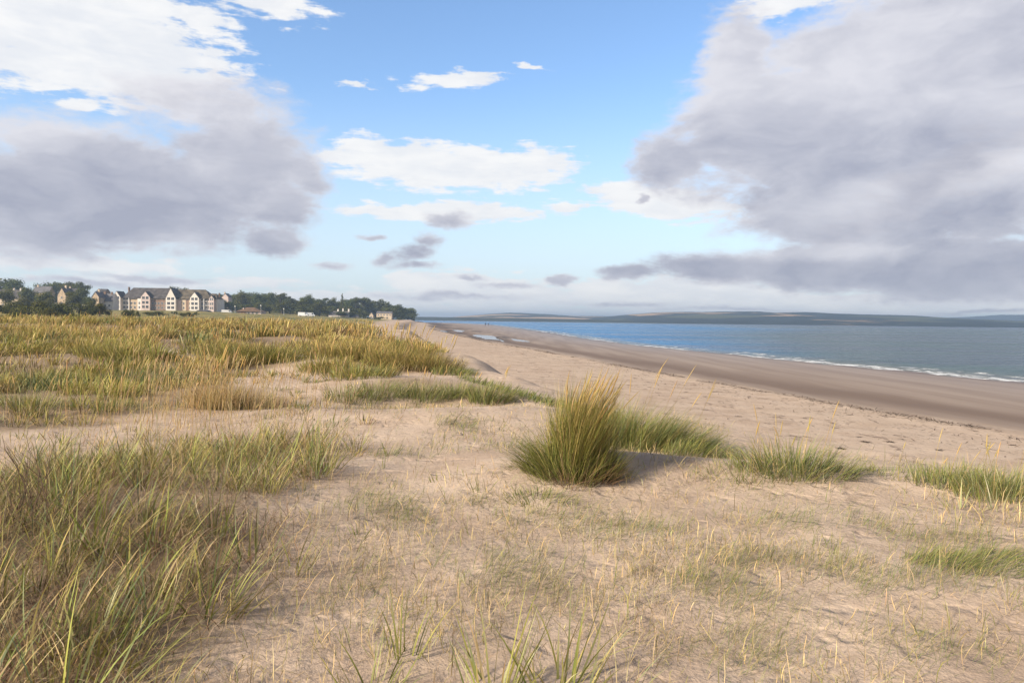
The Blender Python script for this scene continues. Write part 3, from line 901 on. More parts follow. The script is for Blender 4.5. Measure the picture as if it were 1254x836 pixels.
MG = ([GREEN, GREEN * .8, BROWN], [5, 3, 1.5], [GREEN, LIME, YELL, STRAW], [5, 2, 1.5, .8])
b = hit(702, 578)
subs = []
TOP = ([GREEN, LIME, YELL, GOLD, STRAW, BROWN], [3, 3, 1.8, 2.6, 1.6, 1]); SKIRT = ([GREEN, LIME, YELL, STRAW], [5, 2.5, 1, .8])
for k in range(46):
    ang = random.uniform(0, 6.28)
    if k < 17: rr = .155 * math.sqrt(random.random()); Lk = random.uniform(.92, 1.22); n_ = 170; tip = TOP; ben = .20; sp_ = .16; lean = .15 + random.uniform(-.05, .07)     # upright heart
    elif k < 36: rr = random.uniform(.16, .36); Lk = random.uniform(.45, .9); n_ = 120; tip = SKIRT; ben = .5; sp_ = .35; lean = .08 + random.uniform(-.16, .12)          # uneven skirt
    else: rr = random.uniform(.36, .56); Lk = random.uniform(.2, .45); n_ = 26; tip = SKIRT; ben = .6; sp_ = .5; lean = random.uniform(-.1, .3)                             # stragglers
    ox, oy = rr * math.cos(ang) * 1.1 - .03, rr * math.sin(ang) * .9
    if k >= 17: lean += ox * (.5 if ox > 0 else 1.9)
    if k >= 17 and ox > .1: Lk *= .8
    T = tussock_arrays(n_, .12 if k < 36 else .08, (Lk * .5, Lk * 1.1), sp_, lean, .0058, [GREEN, GREEN * .75, BROWN], [5, 3, 1.5], *tip, bend=ben)
    T[0][:, 0] += ox; T[0][:, 1] += oy
    subs.append(T)
for k, (ox, oy, n_) in enumerate([(.22, -.18, 240), (.32, .0, 160), (-.05, -.36, 130)]):
    T = tussock_arrays(n_, .16, (.2, .55), .8, .22, .006, [BROWN, np.array([.24, .12, .06])], [2, 1], [BROWN * 1.3, TAN, STRAW], [2, 2, 1], bend=.8)
    T[0][:, 0] += ox; T[0][:, 1] += oy
    subs.append(T)
AA = tuple(np.concatenate(q) for q in zip(*subs)); AA[0][:, 2] = height(b[0] + AA[0][:, 0], b[1] + AA[0][:, 1]) - b[2] - .02
make_tussock('marram_tussock', b, 'tall green marram tussock with golden seed heads, biggest clump on the bare sand', 'grass tussock', AA, heads(72, .18, (.78, 1.14), .20, .0019, (.0, 0), .10), each=True)

# the windswept skirt trailing to the right of it
def trail(px, py, n, R, Lr, lean, label, rxy=(1.4, .8), nh=0, mix=MG, width=.006, bend=.55, name='marram_tussock', group=None, spread=.5):
    b = hit(px, py)
    A = tussock_arrays(n, R, Lr, spread, lean, max(width, b[1] / F * .55), *mix, bend=bend, rxy=rxy)
    # follow the ground
    A[0][:, 2] = height(b[0] + A[0][:, 0], b[1] + A[0][:, 1]) - b[2] - .02
    hd = heads(nh, R * .8, (Lr[1] * 1.0, Lr[1] * 1.45), lean * .5, max(.0022, b[1] / F * .2)) if nh else None
    return make_tussock(name, b, label, 'grass tussock', A, hd, group, each=True)


DK = ([GREEN, BLUEG * .85, BROWN], [5, 2, 1.5], [GREEN * 1.1, BLUEG, LIME, STRAW], [4, 2, 3, 1.6])
trail(775, 545, 1700, .42, (.45, .92), .35, 'leaning green tussock joined to the right side of the tall golden tussock', nh=5, mix=DK)
trail(818, 550, 1300, .40, (.35, .72), .5, 'low windswept green tussock trailing right, middle of the skirt beside the tall tussock', nh=3, mix=DK)
trail(860, 558, 700, .36, (.2, .42), .6, 'shortest end of the windswept green skirt trailing right of the tall tussock', nh=0, mix=DK)
GM = ([GREEN, BLUEG, TAN], [4, 2.5, 1.5], [GREEN * 1.15, BLUEG, LIME, PALE, STRAW], [3, 2, 4, 2, 1.3])
trail(925, 580, 240, .42, (.12, .42), .15, 'sparse green tuft left of the broad crest tussock at the dune edge', nh=3, mix=GM, spread=.8)
trail(975, 577, 820, .44, (.2, .55), .1, 'broad bright green tussock with pale stems on the dune crest right of the tall one', nh=4, mix=GM, spread=.8, width=.008)
trail(1040, 575, 170, .3, (.08, .25), .4, 'thin end of green grass on the dune crest before the gap in the crest', nh=0, mix=GM)
trail(1122, 582, 330, .42, (.08, .24), .4, 'low green mat on the crest right of the gap, first from the gap', nh=2, mix=GM)
trail(1180, 592, 760, .40, (.14, .40), .25, 'green tussock on the crest behind the pale upright blades', nh=3, mix=GM)
trail(1240, 608, 1000, .42, (.2, .48), .2, 'dense green tussock cut by the right edge of the view on the crest', nh=4, mix=GM)
trail(1215, 692, 1500, .5, (.08, .27), .8, 'fine soft green grass patch on sand below the crest at far right', (1.3, .6), mix=DK, width=.004)
trail(660, 612, 260, .24, (.1, .24), .1, 'small green tuft on sand at the foot of the tall golden tussock', mix=GM, spread=.8)
# pale upright blades at the right
def sprig(px, py, n, R, Lr, label, width=.009, mix=None, spread=.5, lean=.05, name='grass_sprig', group=None, bend=.25):
    b = hit(px, py)
    mix = mix or ([GREEN, LIME], [2, 1], [LIME, GREEN, PALE], [2, 2, 1])
    A = tussock_arrays(n, R, Lr, spread, lean, max(width, b[1] / F * .5), *mix, bend=bend)
    me = leafmesh(A, 6)
    o = link(name, me, None, b); tag(o, label, 'grass sprig', group); return o


PB = ([PALE * .8, BLUEG], [2, 1], [PALE, np.array([.5, .5, .34])], [2, 1])
sprig(1178, 622, 12, .12, (.22, .36), 'pale upright broad grass blades in front of the crest tussock at right', .010, PB, .6)
sprig(1222, 625, 12, .13, (.28, .48), 'tall pale grass blades splayed in front of the rightmost crest tussock', .010, PB, .7)
sprig(480, 556, 9, .08, (.16, .34), 'pair of dark green upright blades on the sand dome near its left side', .009)
sprig(470, 574, 6, .05, (.18, .3), 'thin green sprig lower left of the dark upright blades on the dome', .007)
sprig(588, 602, 12, .09, (.15, .26), 'single green sprig on the middle of the sand dome below the crest', .008)
sprig(535, 588, 9, .09, (.1, .2), 'short green sprig left of the sprig in the middle of the dome', .008)
sprig(440, 655, 7, .06, (.12, .22), 'small blue green sprig with two splayed leaves by the left grass mass', .009, GM, .9)
sprig(648, 568, 10, .1, (.2, .34), 'thin sprig standing left of the tall golden tussock', .006)
sprig(1020, 668, 8, .09, (.12, .2), 'dark bent sprig on sand below the crest gap', .007, DK, 1.0)
sprig(445, 515, 12, .04, (.14, .25), 'little green sprig at the upper left rim of the sand dome', .009)
BB = ([LIME, GREEN, PALE], [2, 2, 1], [YELL, LIME, PALE, STRAW], [2, 3, 2, 1])
sprig(692, 846, 46, .17, (.3, .64), 'large splayed yellow green tuft at the bottom middle of the view, right one', .0105, BB, .75, .15)
sprig(608, 846, 30, .13, (.3, .6), 'upright broad bladed yellow green tuft at the bottom middle of the view, left one', .011, BB, .55, .08)
sprig(496, 805, 14, .07, (.3, .55), 'tall yellow green blade pair left of the bottom middle tufts', .011, BB, .35)
sprig(455, 850, 30, .14, (.2, .42), 'short yellow green tuft at the bottom edge beside the left grass mass', .0075, BB, .7)
sprig(762, 850, 26, .13, (.2, .36), 'thin straw and green tuft at bottom, right of the large splayed tuft', .005, ([TAN, GREEN], [2, 1], [STRAW, PALE], [2, 1]), .8, .2)

# tall stray stems with seed heads against the beach
for px, py, Lm, lean, lab in [(1003, 580, .84, .14, 'tallest straw coloured seed stem standing above the broad crest tussock'), (970, 580, .66, .22, 'straw seed stem leaning right, left of the tallest stem on the crest'), (932, 575, .74, -.03, 'thin upright straw seed stem at the left end of the crest tussocks'),
                              (1012, 575, .56, .06, 'short faint seed stem right of the tallest stem on the crest'), (1142, 592, .62, .05, 'upright seed stem over the low green mat on the crest'), (1158, 598, .52, .2, 'bent seed stem between the low mat and the crest tussock at right'),
                              (1170, 600, .5, .42, 'strongly leaning golden seed stem over the crest tussock at right'), (1248, 615, .86, .05, 'tall seed stem at the right edge of the view'), (1216, 612, .6, .0, 'upright seed stem above the pale splayed blades')]:
    b = hit(px, py)
    root = empty('seed_stem', b); tag(root, lab, 'grass stem', 'stray seed stems on the dune crest')
    az = np.array([math.pi / 2 if lean >= 0 else -math.pi / 2]); one = np.ones(1)
    c = palette(1, [STRAW, GOLD], [2, 1], .1)
    P0 = np.array([[0, 0, -.02]])
    v, f, cc = stems(P0, one * Lm, one * .0028, az, one * abs(lean), one * .22, c * .9, 8, None, 5)
    link('stem', np_mesh('stem', v, f, 'seed', cc), root)
    v, f, cc = stems(P0, one * Lm, one * .0058, az, one * abs(lean), one * .22, c, 6, np.array([.35, .9, 1, .95, .9, .7, .15]), 6, .74)
    link('seed_head', np_mesh('seed_head', v, f, 'seed', cc), root)

# --- left mass: tufts rising out of the thatch
protos = []
for k in range(6):
    n = [36, 44, 52, 40, 30, 46][k]
    A = tussock_arrays(n, .13, (.18, .62), .62, [.1, .18, -.1, .22, .0, .12][k], .0088, [GREEN, LIME, BLUEG, TAN], [4, 2, 2, 1.5], [LIME * 1.2, GREEN * 1.2, YELL * 1.1, STRAW, BLUEG * 1.15], [4, 2.3, 2.5, 3.2, 2], bend=.5)
    B = tussock_arrays(40, .18, (.15, .5), .9, .1, .0045, [BROWN, TAN, np.array([.2, .1, .06])], [1, 1.5, 1], [TAN * 1.1, STRAW, np.array([.26, .14, .08])], [2, 2.5, 1.3], bend=.8)
    protos.append(leafmesh(tuple(np.concatenate([p, q]) for p, q in zip(A, B)), 6))
spots = []
tries = 0
lump = lambda x, y: float(np.clip(.55 + 1.5 * fbm(np.array([x * .8]), np.array([y * .8]), 2, 501), 0, 1)[0])
while len(spots) < 118 and tries < 9000:
    tries += 1
    y = random.uniform(2.7, 10.2); x = random.uniform(-.75 * y - .3, -.5)
    m = max(float(soft(P_LEFT, np.array([x]), np.array([y]), .6)[0]), .6 * float(soft(P_SECOND, np.array([x]), np.array([y]), .3)[0]))
    if random.random() > m * lump(x, y) or any((x - a) ** 2 + (y - c) ** 2 < .05 for a, c in spots): continue
    spots.append((x, y))
for i, (x, y) in enumerate(spots):
    o = link('grass_tuft', protos[i % 6], None, (x, y, hz(x, y))); o.rotation_euler = (0, 0, random.uniform(-1.2, 1.2)); s = random.uniform(.6, 1.25); o.scale = (s, s, s * random.uniform(.9, 1.15))
    tag(o, 'green and yellow grass tuft in the tangled grass left of the bare sand', 'grass tuft', 'tufts in the left grass mass')

# marked individuals there
sprig(355, 700, 16, .12, (.3, .55), 'green tuft with long splayed blades at the right rim of the left grass mass', .008, BB, .6, .1)
sprig(315, 690, 18, .13, (.35, .6), 'tall blue green tuft just inside the right rim of the left grass mass', .009, GM, .5, .1)
sprig(270, 600, 28, .2, (.3, .5), 'bright yellow green tuft at the top of the left grass mass by the sand path', .008, BB, .5)
sprig(232, 575, 26, .2, (.3, .52), 'upright green tuft at the upper rim of the left mass beside the bright one', .008, BB, .4)
sprig(105, 790, 20, .14, (.3, .5), 'pale blue green clump of broad blades low in the left grass mass', .011, ([BLUEG, PALE], [2, 1], [BLUEG, PALE, LIME], [2, 2, 1]), .35)

# bare dark twigs at the left edge
root = empty('dead_shrub', hit(12, 650)); tag(root, 'leafless dark twiggy stems rising from the grass at the left edge', 'shrub')
tw = MB()
for k in range(13):
    a = random.uniform(-.5, .5); p = Vector((random.uniform(-.22, .3), random.uniform(-.2, .2), -.03)); d = Vector((random.uniform(-.35, .35), random.uniform(-.2, .2), 1)).normalized(); Ln = random.uniform(.35, .68)
    pts = [p + d * Ln * t + Vector((math.sin(t * 4 + a) * .03, 0, 0)) for t in (0, .3, .6, .8, 1)]
    tw.tube(pts, [.0042, .0036, .003, .0022, .0012], 4)
    for q in (pts[1], pts[2], pts[3]):
        dd = (d + Vector((random.uniform(-.9, .9), random.uniform(-.6, .6), 0))).normalized(); tw.tube([q, q + dd * Ln * .2, q + (dd + Vector((0, 0, .4))).normalized() * Ln * .36], [.0024, .002, .001], 4)
tw.build('twigs', 'twig', root)

# --- tussocks in the grown dune behind
MD = ([GREEN, BROWN, YELL], [4, 2, 1.5], [YELL, GREEN, LIME, STRAW], [3, 3, 2, 1.5])
GD = ([GREEN, BROWN], [3, 2], [GOLD, YELL, STRAW, LIME], [3, 3, 2, 1])
for px, py, n, R, Lr, lean, lab, mix, nh in [
    (300, 499, 700, .7, (.3, .6), .15, 'tan and straw tussock beside the sand path, nearest in the meadow', ([BROWN, TAN], [2, 1], [TAN, STRAW, YELL], [3, 3, 1]), 14),
    (262, 500, 500, .4, (.5, .95), .05, 'tall straw tussock with flowering stems left of the tan one by the path', ([TAN, YELL], [2, 1], [STRAW, GOLD, TAN], [3, 2, 2]), 22),
    (40, 498, 500, .6, (.25, .45), .1, 'low green tussock at the left edge above the sand path', GM, 6),
    (150, 499, 320, .5, (.15, .3), .2, 'small bright green tussock at the near rim of the meadow', GM, 0),
    (395, 453, 550, .75, (.4, .75), .1, 'olive tussock with a bare sand hollow before it, middle of the meadow', MD, 8),
    (440, 462, 520, .7, (.4, .7), .1, 'dark green tussock at the left end of the green strip behind the sand dome', MD, 6),
    (490, 448, 900, .9, (.6, 1.05), .12, 'large golden green tussock at the beachward end of the grown dune', GD, 30),
    (530, 452, 800, .8, (.5, .85), .15, 'dense golden green tussock next to the beach at the tip of the grown dune', GD, 18),
    (556, 458, 450, .6, (.25, .45), .3, 'low dark green tussock sloping down to the beach at the tip', DK, 2),
    (455, 440, 800, .9, (.6, 1.0), .1, 'golden tussock behind the olive ones at the back of the grown dune', GD, 26),
    (415, 436, 800, 1.0, (.5, .9), .1, 'golden brown tussock over the bare hollow at the back', GD, 18),
    (330, 442, 1000, 1.1, (.5, .95), .1, 'broad green based tussock in the back row left of the hollow', MD, 16),
    (290, 441, 1000, 1.1, (.6, 1.0), .08, 'broad dark green tussock with golden tips in the back row', MD, 20),
    (150, 440, 900, 1.2, (.5, .9), .1, 'dark olive tussock on the rise over the brown thatch', MD, 8),
    (100, 430, 900, 1.2, (.5, .9), .1, 'yellow olive tussock on the rise at left', MD, 8),
    (60, 470, 700, .9, (.4, .65), .15, 'yellow green tussock above the brown thatch at left', BB, 6),
    (180, 468, 700, .9, (.35, .6), .15, 'grey green tussock in the middle of the left meadow', ([BLUEG, GREEN], [2, 2], [BLUEG, LIME, TAN], [2, 1, 1]), 6),
    (430, 490, 420, .5, (.25, .55), .15, 'green tussock at the left end of the strip behind the sand dome', GM, 2),
    (470, 484, 420, .55, (.25, .6), .2, 'green tussock second from the left of the strip behind the sand dome', GM, 3),
    (522, 487, 600, .55, (.25, .55), .2, 'green tussock with straw stems in the centre of the strip behind the dome', GM, 9),
    (566, 484, 480, .5, (.25, .5), .2, 'green tussock right of centre of the strip behind the dome', GM, 4),
    (602, 492, 560, .4, (.3, .62), .25, 'pointed dark green tussock at the right end of the strip behind the dome', DK, 3)]:
    trail(px, py, n, R, Lr, lean, lab, (1.2, .9), nh, mix, group='tussocks on the dunes')

# low vegetated lip along the dune foot beyond the dome
q = []
for px in np.arange(560, 760, 1.2):
    yb = np.interp(px, [560, 600, 640, 700, 760], [462, 474, 486, 502, 520])
    q.append(hit(px, yb)[:2])
q = np.array(q); q = np.repeat(q, 7, 0) + rng.normal(0, .12, (len(q) * 7, 2))
P = np.stack([q[:, 0], q[:, 1], height(q[:, 0], q[:, 1])], 1); n = len(P); fl = P[:, 2].copy()
stuff('edge_grass', 'thin line of green grass along the foot of the dune', ribbons(P, rng.uniform(.1, .26, n), np.full(n, .012), rng.normal(1.3, .7, n), np.abs(rng.normal(.4, .3, n)), np.full(n, .6), palette(n, [GREEN, BLUEG], [2, 1]), palette(n, [GREEN, LIME], [2, 1]), 3, fl))

# ------------------------------------------------------------------ seaweed on the beach
wprot = []
for k in range(4):
    n = 26; P = np.stack([rng.normal(0, .07, n), rng.normal(0, .05, n), np.zeros(n)], 1)
    c = palette(n, [np.array([.06, .04, .03]), np.array([.1, .065, .045])], [1, 1])
    v, f, cc = ribbons(P, rng.uniform(.12, .26, n), rng.uniform(.02, .045, n), rng.uniform(0, 6.28, n), rng.uniform(1.3, 1.56, n), rng.uniform(0, .3, n), c, c, 3, np.zeros(n), .8)
    wprot.append(np_mesh('seaweed_clump', v, f, 'dead', cc))
for i, (px, py) in enumerate([(795, 474), (765, 468), (1195, 528), (1110, 512), (1052, 535), (1105, 538), (1060, 541), (1040, 508), (1240, 545), (1165, 520), (880, 492), (930, 500), (700, 462), (655, 437), (640, 433), (735, 459), (1210, 546), (985, 512), (1150, 551), (905, 510), (840, 480), (617, 436), (1090, 541), (675, 452), (1030, 549), (900, 475), (960, 488), (1020, 499), (1085, 508)]):
    b = hit(px, py); s = random.uniform(.35, .7)
    o = link('seaweed_clump', wprot[i % 4], None, b); o.rotation_euler = (0, 0, random.uniform(0, 6)); o.scale = (s, s, s)
    tag(o, 'dark dried seaweed clump lying on the pale dry beach sand', 'seaweed', 'seaweed clumps on the beach')
ys = np.exp(rng.uniform(math.log(15), math.log(240), 9000)); xs = wrack_x(ys) + rng.normal(-.15, .22, 9000) + .35 * fbm(ys * .25, ys * 0, 3, 401) - (rng.random(9000) < .35) * rng.exponential(2.4, 9000)
k = fbm(ys * .4, xs * .4, 3, 405) > -.12; k &= xs > edge_x(ys) + 3.2; xs, ys = xs[k], ys[k]; n = len(xs)
P = np.stack([xs, ys, height(xs, ys) + .004], 1)
c = palette(n, [np.array([.06, .042, .032]), np.array([.11, .075, .05])], [1, 1])
stuff('seaweed_wrack', 'strand line of dark seaweed scraps along the upper beach', ribbons(P, rng.uniform(.05, .26, n), np.maximum(.025, ys / F * .55), rng.uniform(0, 6.28, n), rng.uniform(1.2, 1.55, n), np.zeros(n), c, c, 2, P[:, 2]), 'dead')

# ------------------------------------------------------------------ trees
def leaf_cloud(lobes, n, size, flat=1.0):
    """n small leaf-clump faces spread through the lobes' volume, denser near the surface"""
    lob = np.array(lobes, float); vol = lob[:, 3] * lob[:, 4] * lob[:, 5]
    k = rng.choice(len(lob), n, p=vol ** .8 / (vol ** .8).sum())
    d = rng.normal(0, 1, (n, 3)); d /= np.linalg.norm(d, axis=1)[:, None]
    r = rng.random(n) ** .42 * (1 + .22 * rng.normal(0, 1, n) * .6)
    C = lob[k, :3] + d * lob[k, 3:6] * r[:, None]
    nrm = d + rng.normal(0, .7, (n, 3)); nrm[:, 2] += .5; nrm /= np.linalg.norm(nrm, axis=1)[:, None]
    a = np.cross(nrm, rng.normal(0, 1, (n, 3))); a /= np.linalg.norm(a, axis=1)[:, None]
    b = np.cross(nrm, a)
    s = size * rng.uniform(.5, 1.3, n)[:, None]
    V = np.stack([C - a * s, C - b * s * .7 * flat + nrm * s * .15, C + a * s, C + b * s * .7 * flat - nrm * s * .1], 1).reshape(-1, 3)
    return V, np.arange(4 * n).reshape(n, 4)


def tree_proto(kind, seed):
    """unit tree: about 1 m tall, scaled when placed; returns (trunk mesh, crown mesh)"""
    random.seed(seed)
    t = MB(); lobes = []
    if kind == 'round':
        t.tube([(0, 0, -.04), (.01, 0, .2), (.02, .01, .45), (.03, 0, .7)], [.035, .028, .02, .008], 7)
        for k in range(13):
            a = random.uniform(0, 6.28); r = random.uniform(.08, .32); z = random.uniform(.3, .82)
            r *= math.sin(math.pi * min(1, (1.05 - z) / .85)) ** .6
            s = random.uniform(.13, .22); lobes.append((r * math.cos(a), r * math.sin(a), z, s, s, s * .8))
            if k < 6: t.tube([(.01, 0, .25 + .03 * k), (r * .5 * math.cos(a), r * .5 * math.sin(a), z * .8), (r * math.cos(a), r * math.sin(a), z)], [.014, .009, .004], 5)
        lobes.append((0, 0, .55, .26, .26, .3)); n, sz = 2600, .026
    elif kind == 'umbrella':
        t.tube([(0, 0, -.04), (.02, 0, .3), (.0, .02, .6), (.02, 0, .85)], [.032, .026, .02, .01], 7)
        for k in range(12):
            a = random.uniform(0, 6.28); r = random.uniform(.05, .36); z = random.uniform(.66, .92) - r * .25
            s = random.uniform(.10, .17); lobes.append((r * math.cos(a), r * math.sin(a), z, s * 1.3, s * 1.3, s * .55))
            t.tube([(.01, 0, .45), (r * .6 * math.cos(a), r * .6 * math.sin(a), z - .08), (r * math.cos(a), r * math.sin(a), z)], [.012, .008, .004], 5)
        n, sz = 2000, .023
    elif kind == 'spread':
        t.tube([(0, 0, -.04), (.01, 0, .25), (.02, .01, .5), (.0, 0, .8)], [.04, .032, .022, .008], 7)
        for k in range(20):
            a = random.uniform(0, 6.28); z = random.uniform(.15, .88); r = random.uniform(.1, .62) * (1.08 - z) ** .5
            s = random.uniform(.12, .2); lobes.append((r * math.cos(a), r * math.sin(a), z, s * 1.35, s * 1.35, s * .5))
            if k < 8: t.tube([(.01, 0, z * .7), (r * .5 * math.cos(a), r * .5 * math.sin(a), z * .9), (r * math.cos(a), r * math.sin(a), z)], [.014, .009, .004], 5)
        n, sz = 3000, .026
    elif kind == 'spire':
        t.tube([(0, 0, -.04), (0, 0, .5), (0, 0, .97)], [.025, .016, .004], 7)
        for k in range(15):
            z = .15 + .8 * k / 14; r = .2 * (1.05 - z); a = k * 2.4
            lobes.append((r * .6 * math.cos(a), r * .6 * math.sin(a), z, r + .04, r + .04, .06))
        n, sz = 1600, .022
    else:  # shrub
        t.tube([(0, 0, -.04), (.01, 0, .3), (.02, 0, .6)], [.04, .03, .01], 6)
        for k in range(12):
            a = random.uniform(0, 6.28); r = random.uniform(.1, .75); z = random.uniform(.25, .7) * (1.05 - r * .5)
            s = random.uniform(.2, .34); lobes.append((r * math.cos(a), r * math.sin(a), z, s, s, s * .75))
        n, sz = 2200, .04
    V, Fq = leaf_cloud(lobes, n, sz)
    return t, V, Fq


TP = {}
for kind, mat, seeds in [('round', 'broad', (1, 2, 3)), ('umbrella', 'pine', (4, 5)), ('spread', 'pine', (6, 7, 8)), ('spire', 'pine', (9,)), ('shrub', 'gorse', (10, 11, 12)), ('round', 'light', (13, 14))]:
    for s in seeds:
        t, V, Fq = tree_proto(kind, s)
        key = kind if mat != 'light' else 'light'
        TP.setdefault(key, []).append((t.mesh('trunk', 'bark'), np_mesh('crown', V, Fq, mat)))
random.seed(77)
PW = {'round': .82, 'light': .82, 'umbrella': 1.0, 'spread': 1.3, 'spire': .5, 'shrub': 2.0}


def tree(px, top, basepy, wpx, Yd, kind, label, group='trees along the shore', name=None, cat='tree'):
    p = at(px, basepy, Yd)
    g = hz(p[0], p[1]); z0 = g - .1
    zt = at(px, top, Yd)[2]
    h = max(zt - z0, 1.0); w = wpx * Yd / F / PW[kind]
    if kind in ('round', 'light', 'umbrella', 'spread'): w = max(w, h * random.uniform(.72, .95))
    v = TP[kind]; tm, cm = v[random.randrange(len(v))]
    root = empty(name or {'round': 'broadleaf_tree', 'light': 'broadleaf_tree', 'umbrella': 'pine_tree', 'spread': 'pine_tree', 'spire': 'conifer_tree', 'shrub': 'gorse_bush'}[kind], (p[0], p[1], z0), random.uniform(0, 6.28))
    root.scale = (w, w, h * 1.04)
    tag(root, label, cat, group)
    link('stem' if kind == 'shrub' else 'trunk', tm, root); link('foliage' if kind == 'shrub' else 'crown', cm, root)
    return root


LT = 'trees behind the village houses'
for a in [(0, 335, 375, 40, 520, 'round', 'large dark round tree at the far left edge over the white cottage', LT), (16, 339, 375, 30, 500, 'round', 'dark round tree sloping down right of the far left edge tree', LT), (27, 347, 375, 18, 540, 'round', 'small dark tree at the right foot of the far left trees', LT),
          (47, 346, 372, 16, 600, 'round', 'small dark domed tree over the slate shed roof', LT), (65, 343, 376, 26, 540, 'round', 'tall dark flat topped tree behind the gabled stone house, left one', LT), (77, 345, 376, 16, 560, 'umbrella', 'dark tree directly behind the gabled stone house chimney', LT),
          (87, 344, 376, 17, 530, 'umbrella', 'dark pine right of the gabled stone house', LT), (100, 345, 378, 20, 520, 'umbrella', 'dark spreading pine on the skyline over the round front tree', LT), (99, 351, 379, 24, 420, 'round', 'round dark green tree standing before the village between two stone houses', LT),
          (36, 351, 379, 28, 400, 'light', 'lighter green tree in front of the slate shed', LT), (54, 362, 380, 20, 380, 'light', 'low green tree right of the lighter front tree', LT), (127, 353, 372, 16, 620, 'round', 'dark flat tree behind the slate house by the white apartment block', LT),
          (210, 349, 372, 21, 640, 'round', 'dark dome of a tree showing over the apartment roof ridge', LT), (224, 350.5, 372, 10, 640, 'round', 'small dark tree over the apartment roof, right of the dome', LT), (193, 353, 372, 9, 640, 'round', 'smallest dark treetop over the apartment roof, left of the dome', LT)]:
    tree(*a)
for a in [(10, 352, 380, 24, 360, 'round', 'dark round tree standing in front of the white and yellow cottage', LT), (58, 355, 380, 24, 350, 'round', 'dark green tree hiding the slate shed at its right end', LT), (88, 356, 380, 24, 360, 'light', 'lighter tree in front of the slate wing right of the stone gable', LT), (110, 362, 380, 18, 360, 'round', 'small dark tree hiding the foot of the stone gable end house', LT)]:
    tree(*a)
HT = 'trees of the wooded headland'
for a in [(268, 358, 383, 14, 560, 'round', 'dark tree touching the right end of the apartment block', HT), (283, 358, 384, 16, 600, 'round', 'dark tree behind the small pale roof in the wood', HT), (296, 355, 384, 24, 570, 'light', 'broad lighter green tree, tallest right of the apartment block', HT),
          (273, 365, 384, 15, 500, 'round', 'dark tree in front of the pale gable beside the apartment block', HT), (281, 367, 384, 12, 505, 'round', 'dark small tree right before the pale gable beside the apartment block', HT),
          (315, 357, 385, 15, 570, 'round', 'dark round tree over the brown hipped roof', HT), (330, 357, 385, 20, 590, 'round', 'round treetop on the skyline right of the brown hipped roof', HT), (343, 358, 385, 22, 600, 'umbrella', 'flat topped pine on the skyline above the big spreading pines', HT),
          (358, 362, 386, 20, 610, 'spread', 'lower skyline pine right of the flat topped pine', HT), (378, 359, 387, 15, 610, 'round', 'domed tree rising alone on the middle of the wood skyline', HT), (394, 363, 387, 16, 640, 'spread', 'pine right of the lone domed tree on the skyline', HT),
          (419, 360, 388, 8, 640, 'spire', 'pointed conifer on the skyline of the headland wood', HT), (408, 363, 388, 14, 650, 'round', 'rounded tree left of the pointed conifer', HT), (428, 364, 388, 12, 650, 'round', 'rounded tree right of the pointed conifer', HT),
          (436, 363, 389, 13, 660, 'umbrella', 'umbrella pine above the white chimneyed cottage', HT), (445, 363, 389, 5, 670, 'umbrella', 'thin little umbrella pine poking above the wood', HT), (452, 366, 389, 14, 670, 'round', 'dark tree between the two umbrella pines', HT),
          (465, 366, 389, 12, 670, 'umbrella', 'umbrella pine above the long cream house', HT), (473, 368, 389, 11, 670, 'round', 'dark tree right of the umbrella pine over the cream house', HT), (481, 371, 390, 14, 670, 'round', 'dark tree right behind the end of the cream house', HT),
          (488, 372.5, 390, 9, 680, 'umbrella', 'small domed pine near the headland tip', HT), (496, 375.5, 391, 13, 680, 'round', 'dark tree second from the headland tip', HT), (504, 376, 391.5, 10, 690, 'round', 'last dark tree at the very tip of the headland', HT),
          (345, 368, 387, 32, 520, 'spread', 'big spreading dark pine in front of the wood, left of three', HT), (368, 367, 387, 36, 520, 'spread', 'big spreading dark pine in front of the wood, middle of three', HT), (391, 369, 388, 30, 530, 'spread', 'big spreading dark pine in front of the wood, right of three', HT),
          (300, 372, 384, 18, 540, 'round', 'low green tree left behind the brown hipped roof', HT), (318, 368, 385, 16, 545, 'round', 'low dark tree right behind the brown hipped roof', HT), (439, 377, 389, 14, 600, 'light', 'low round grey green tree beside the white chimneyed cottage', HT)]:
    tree(*a)
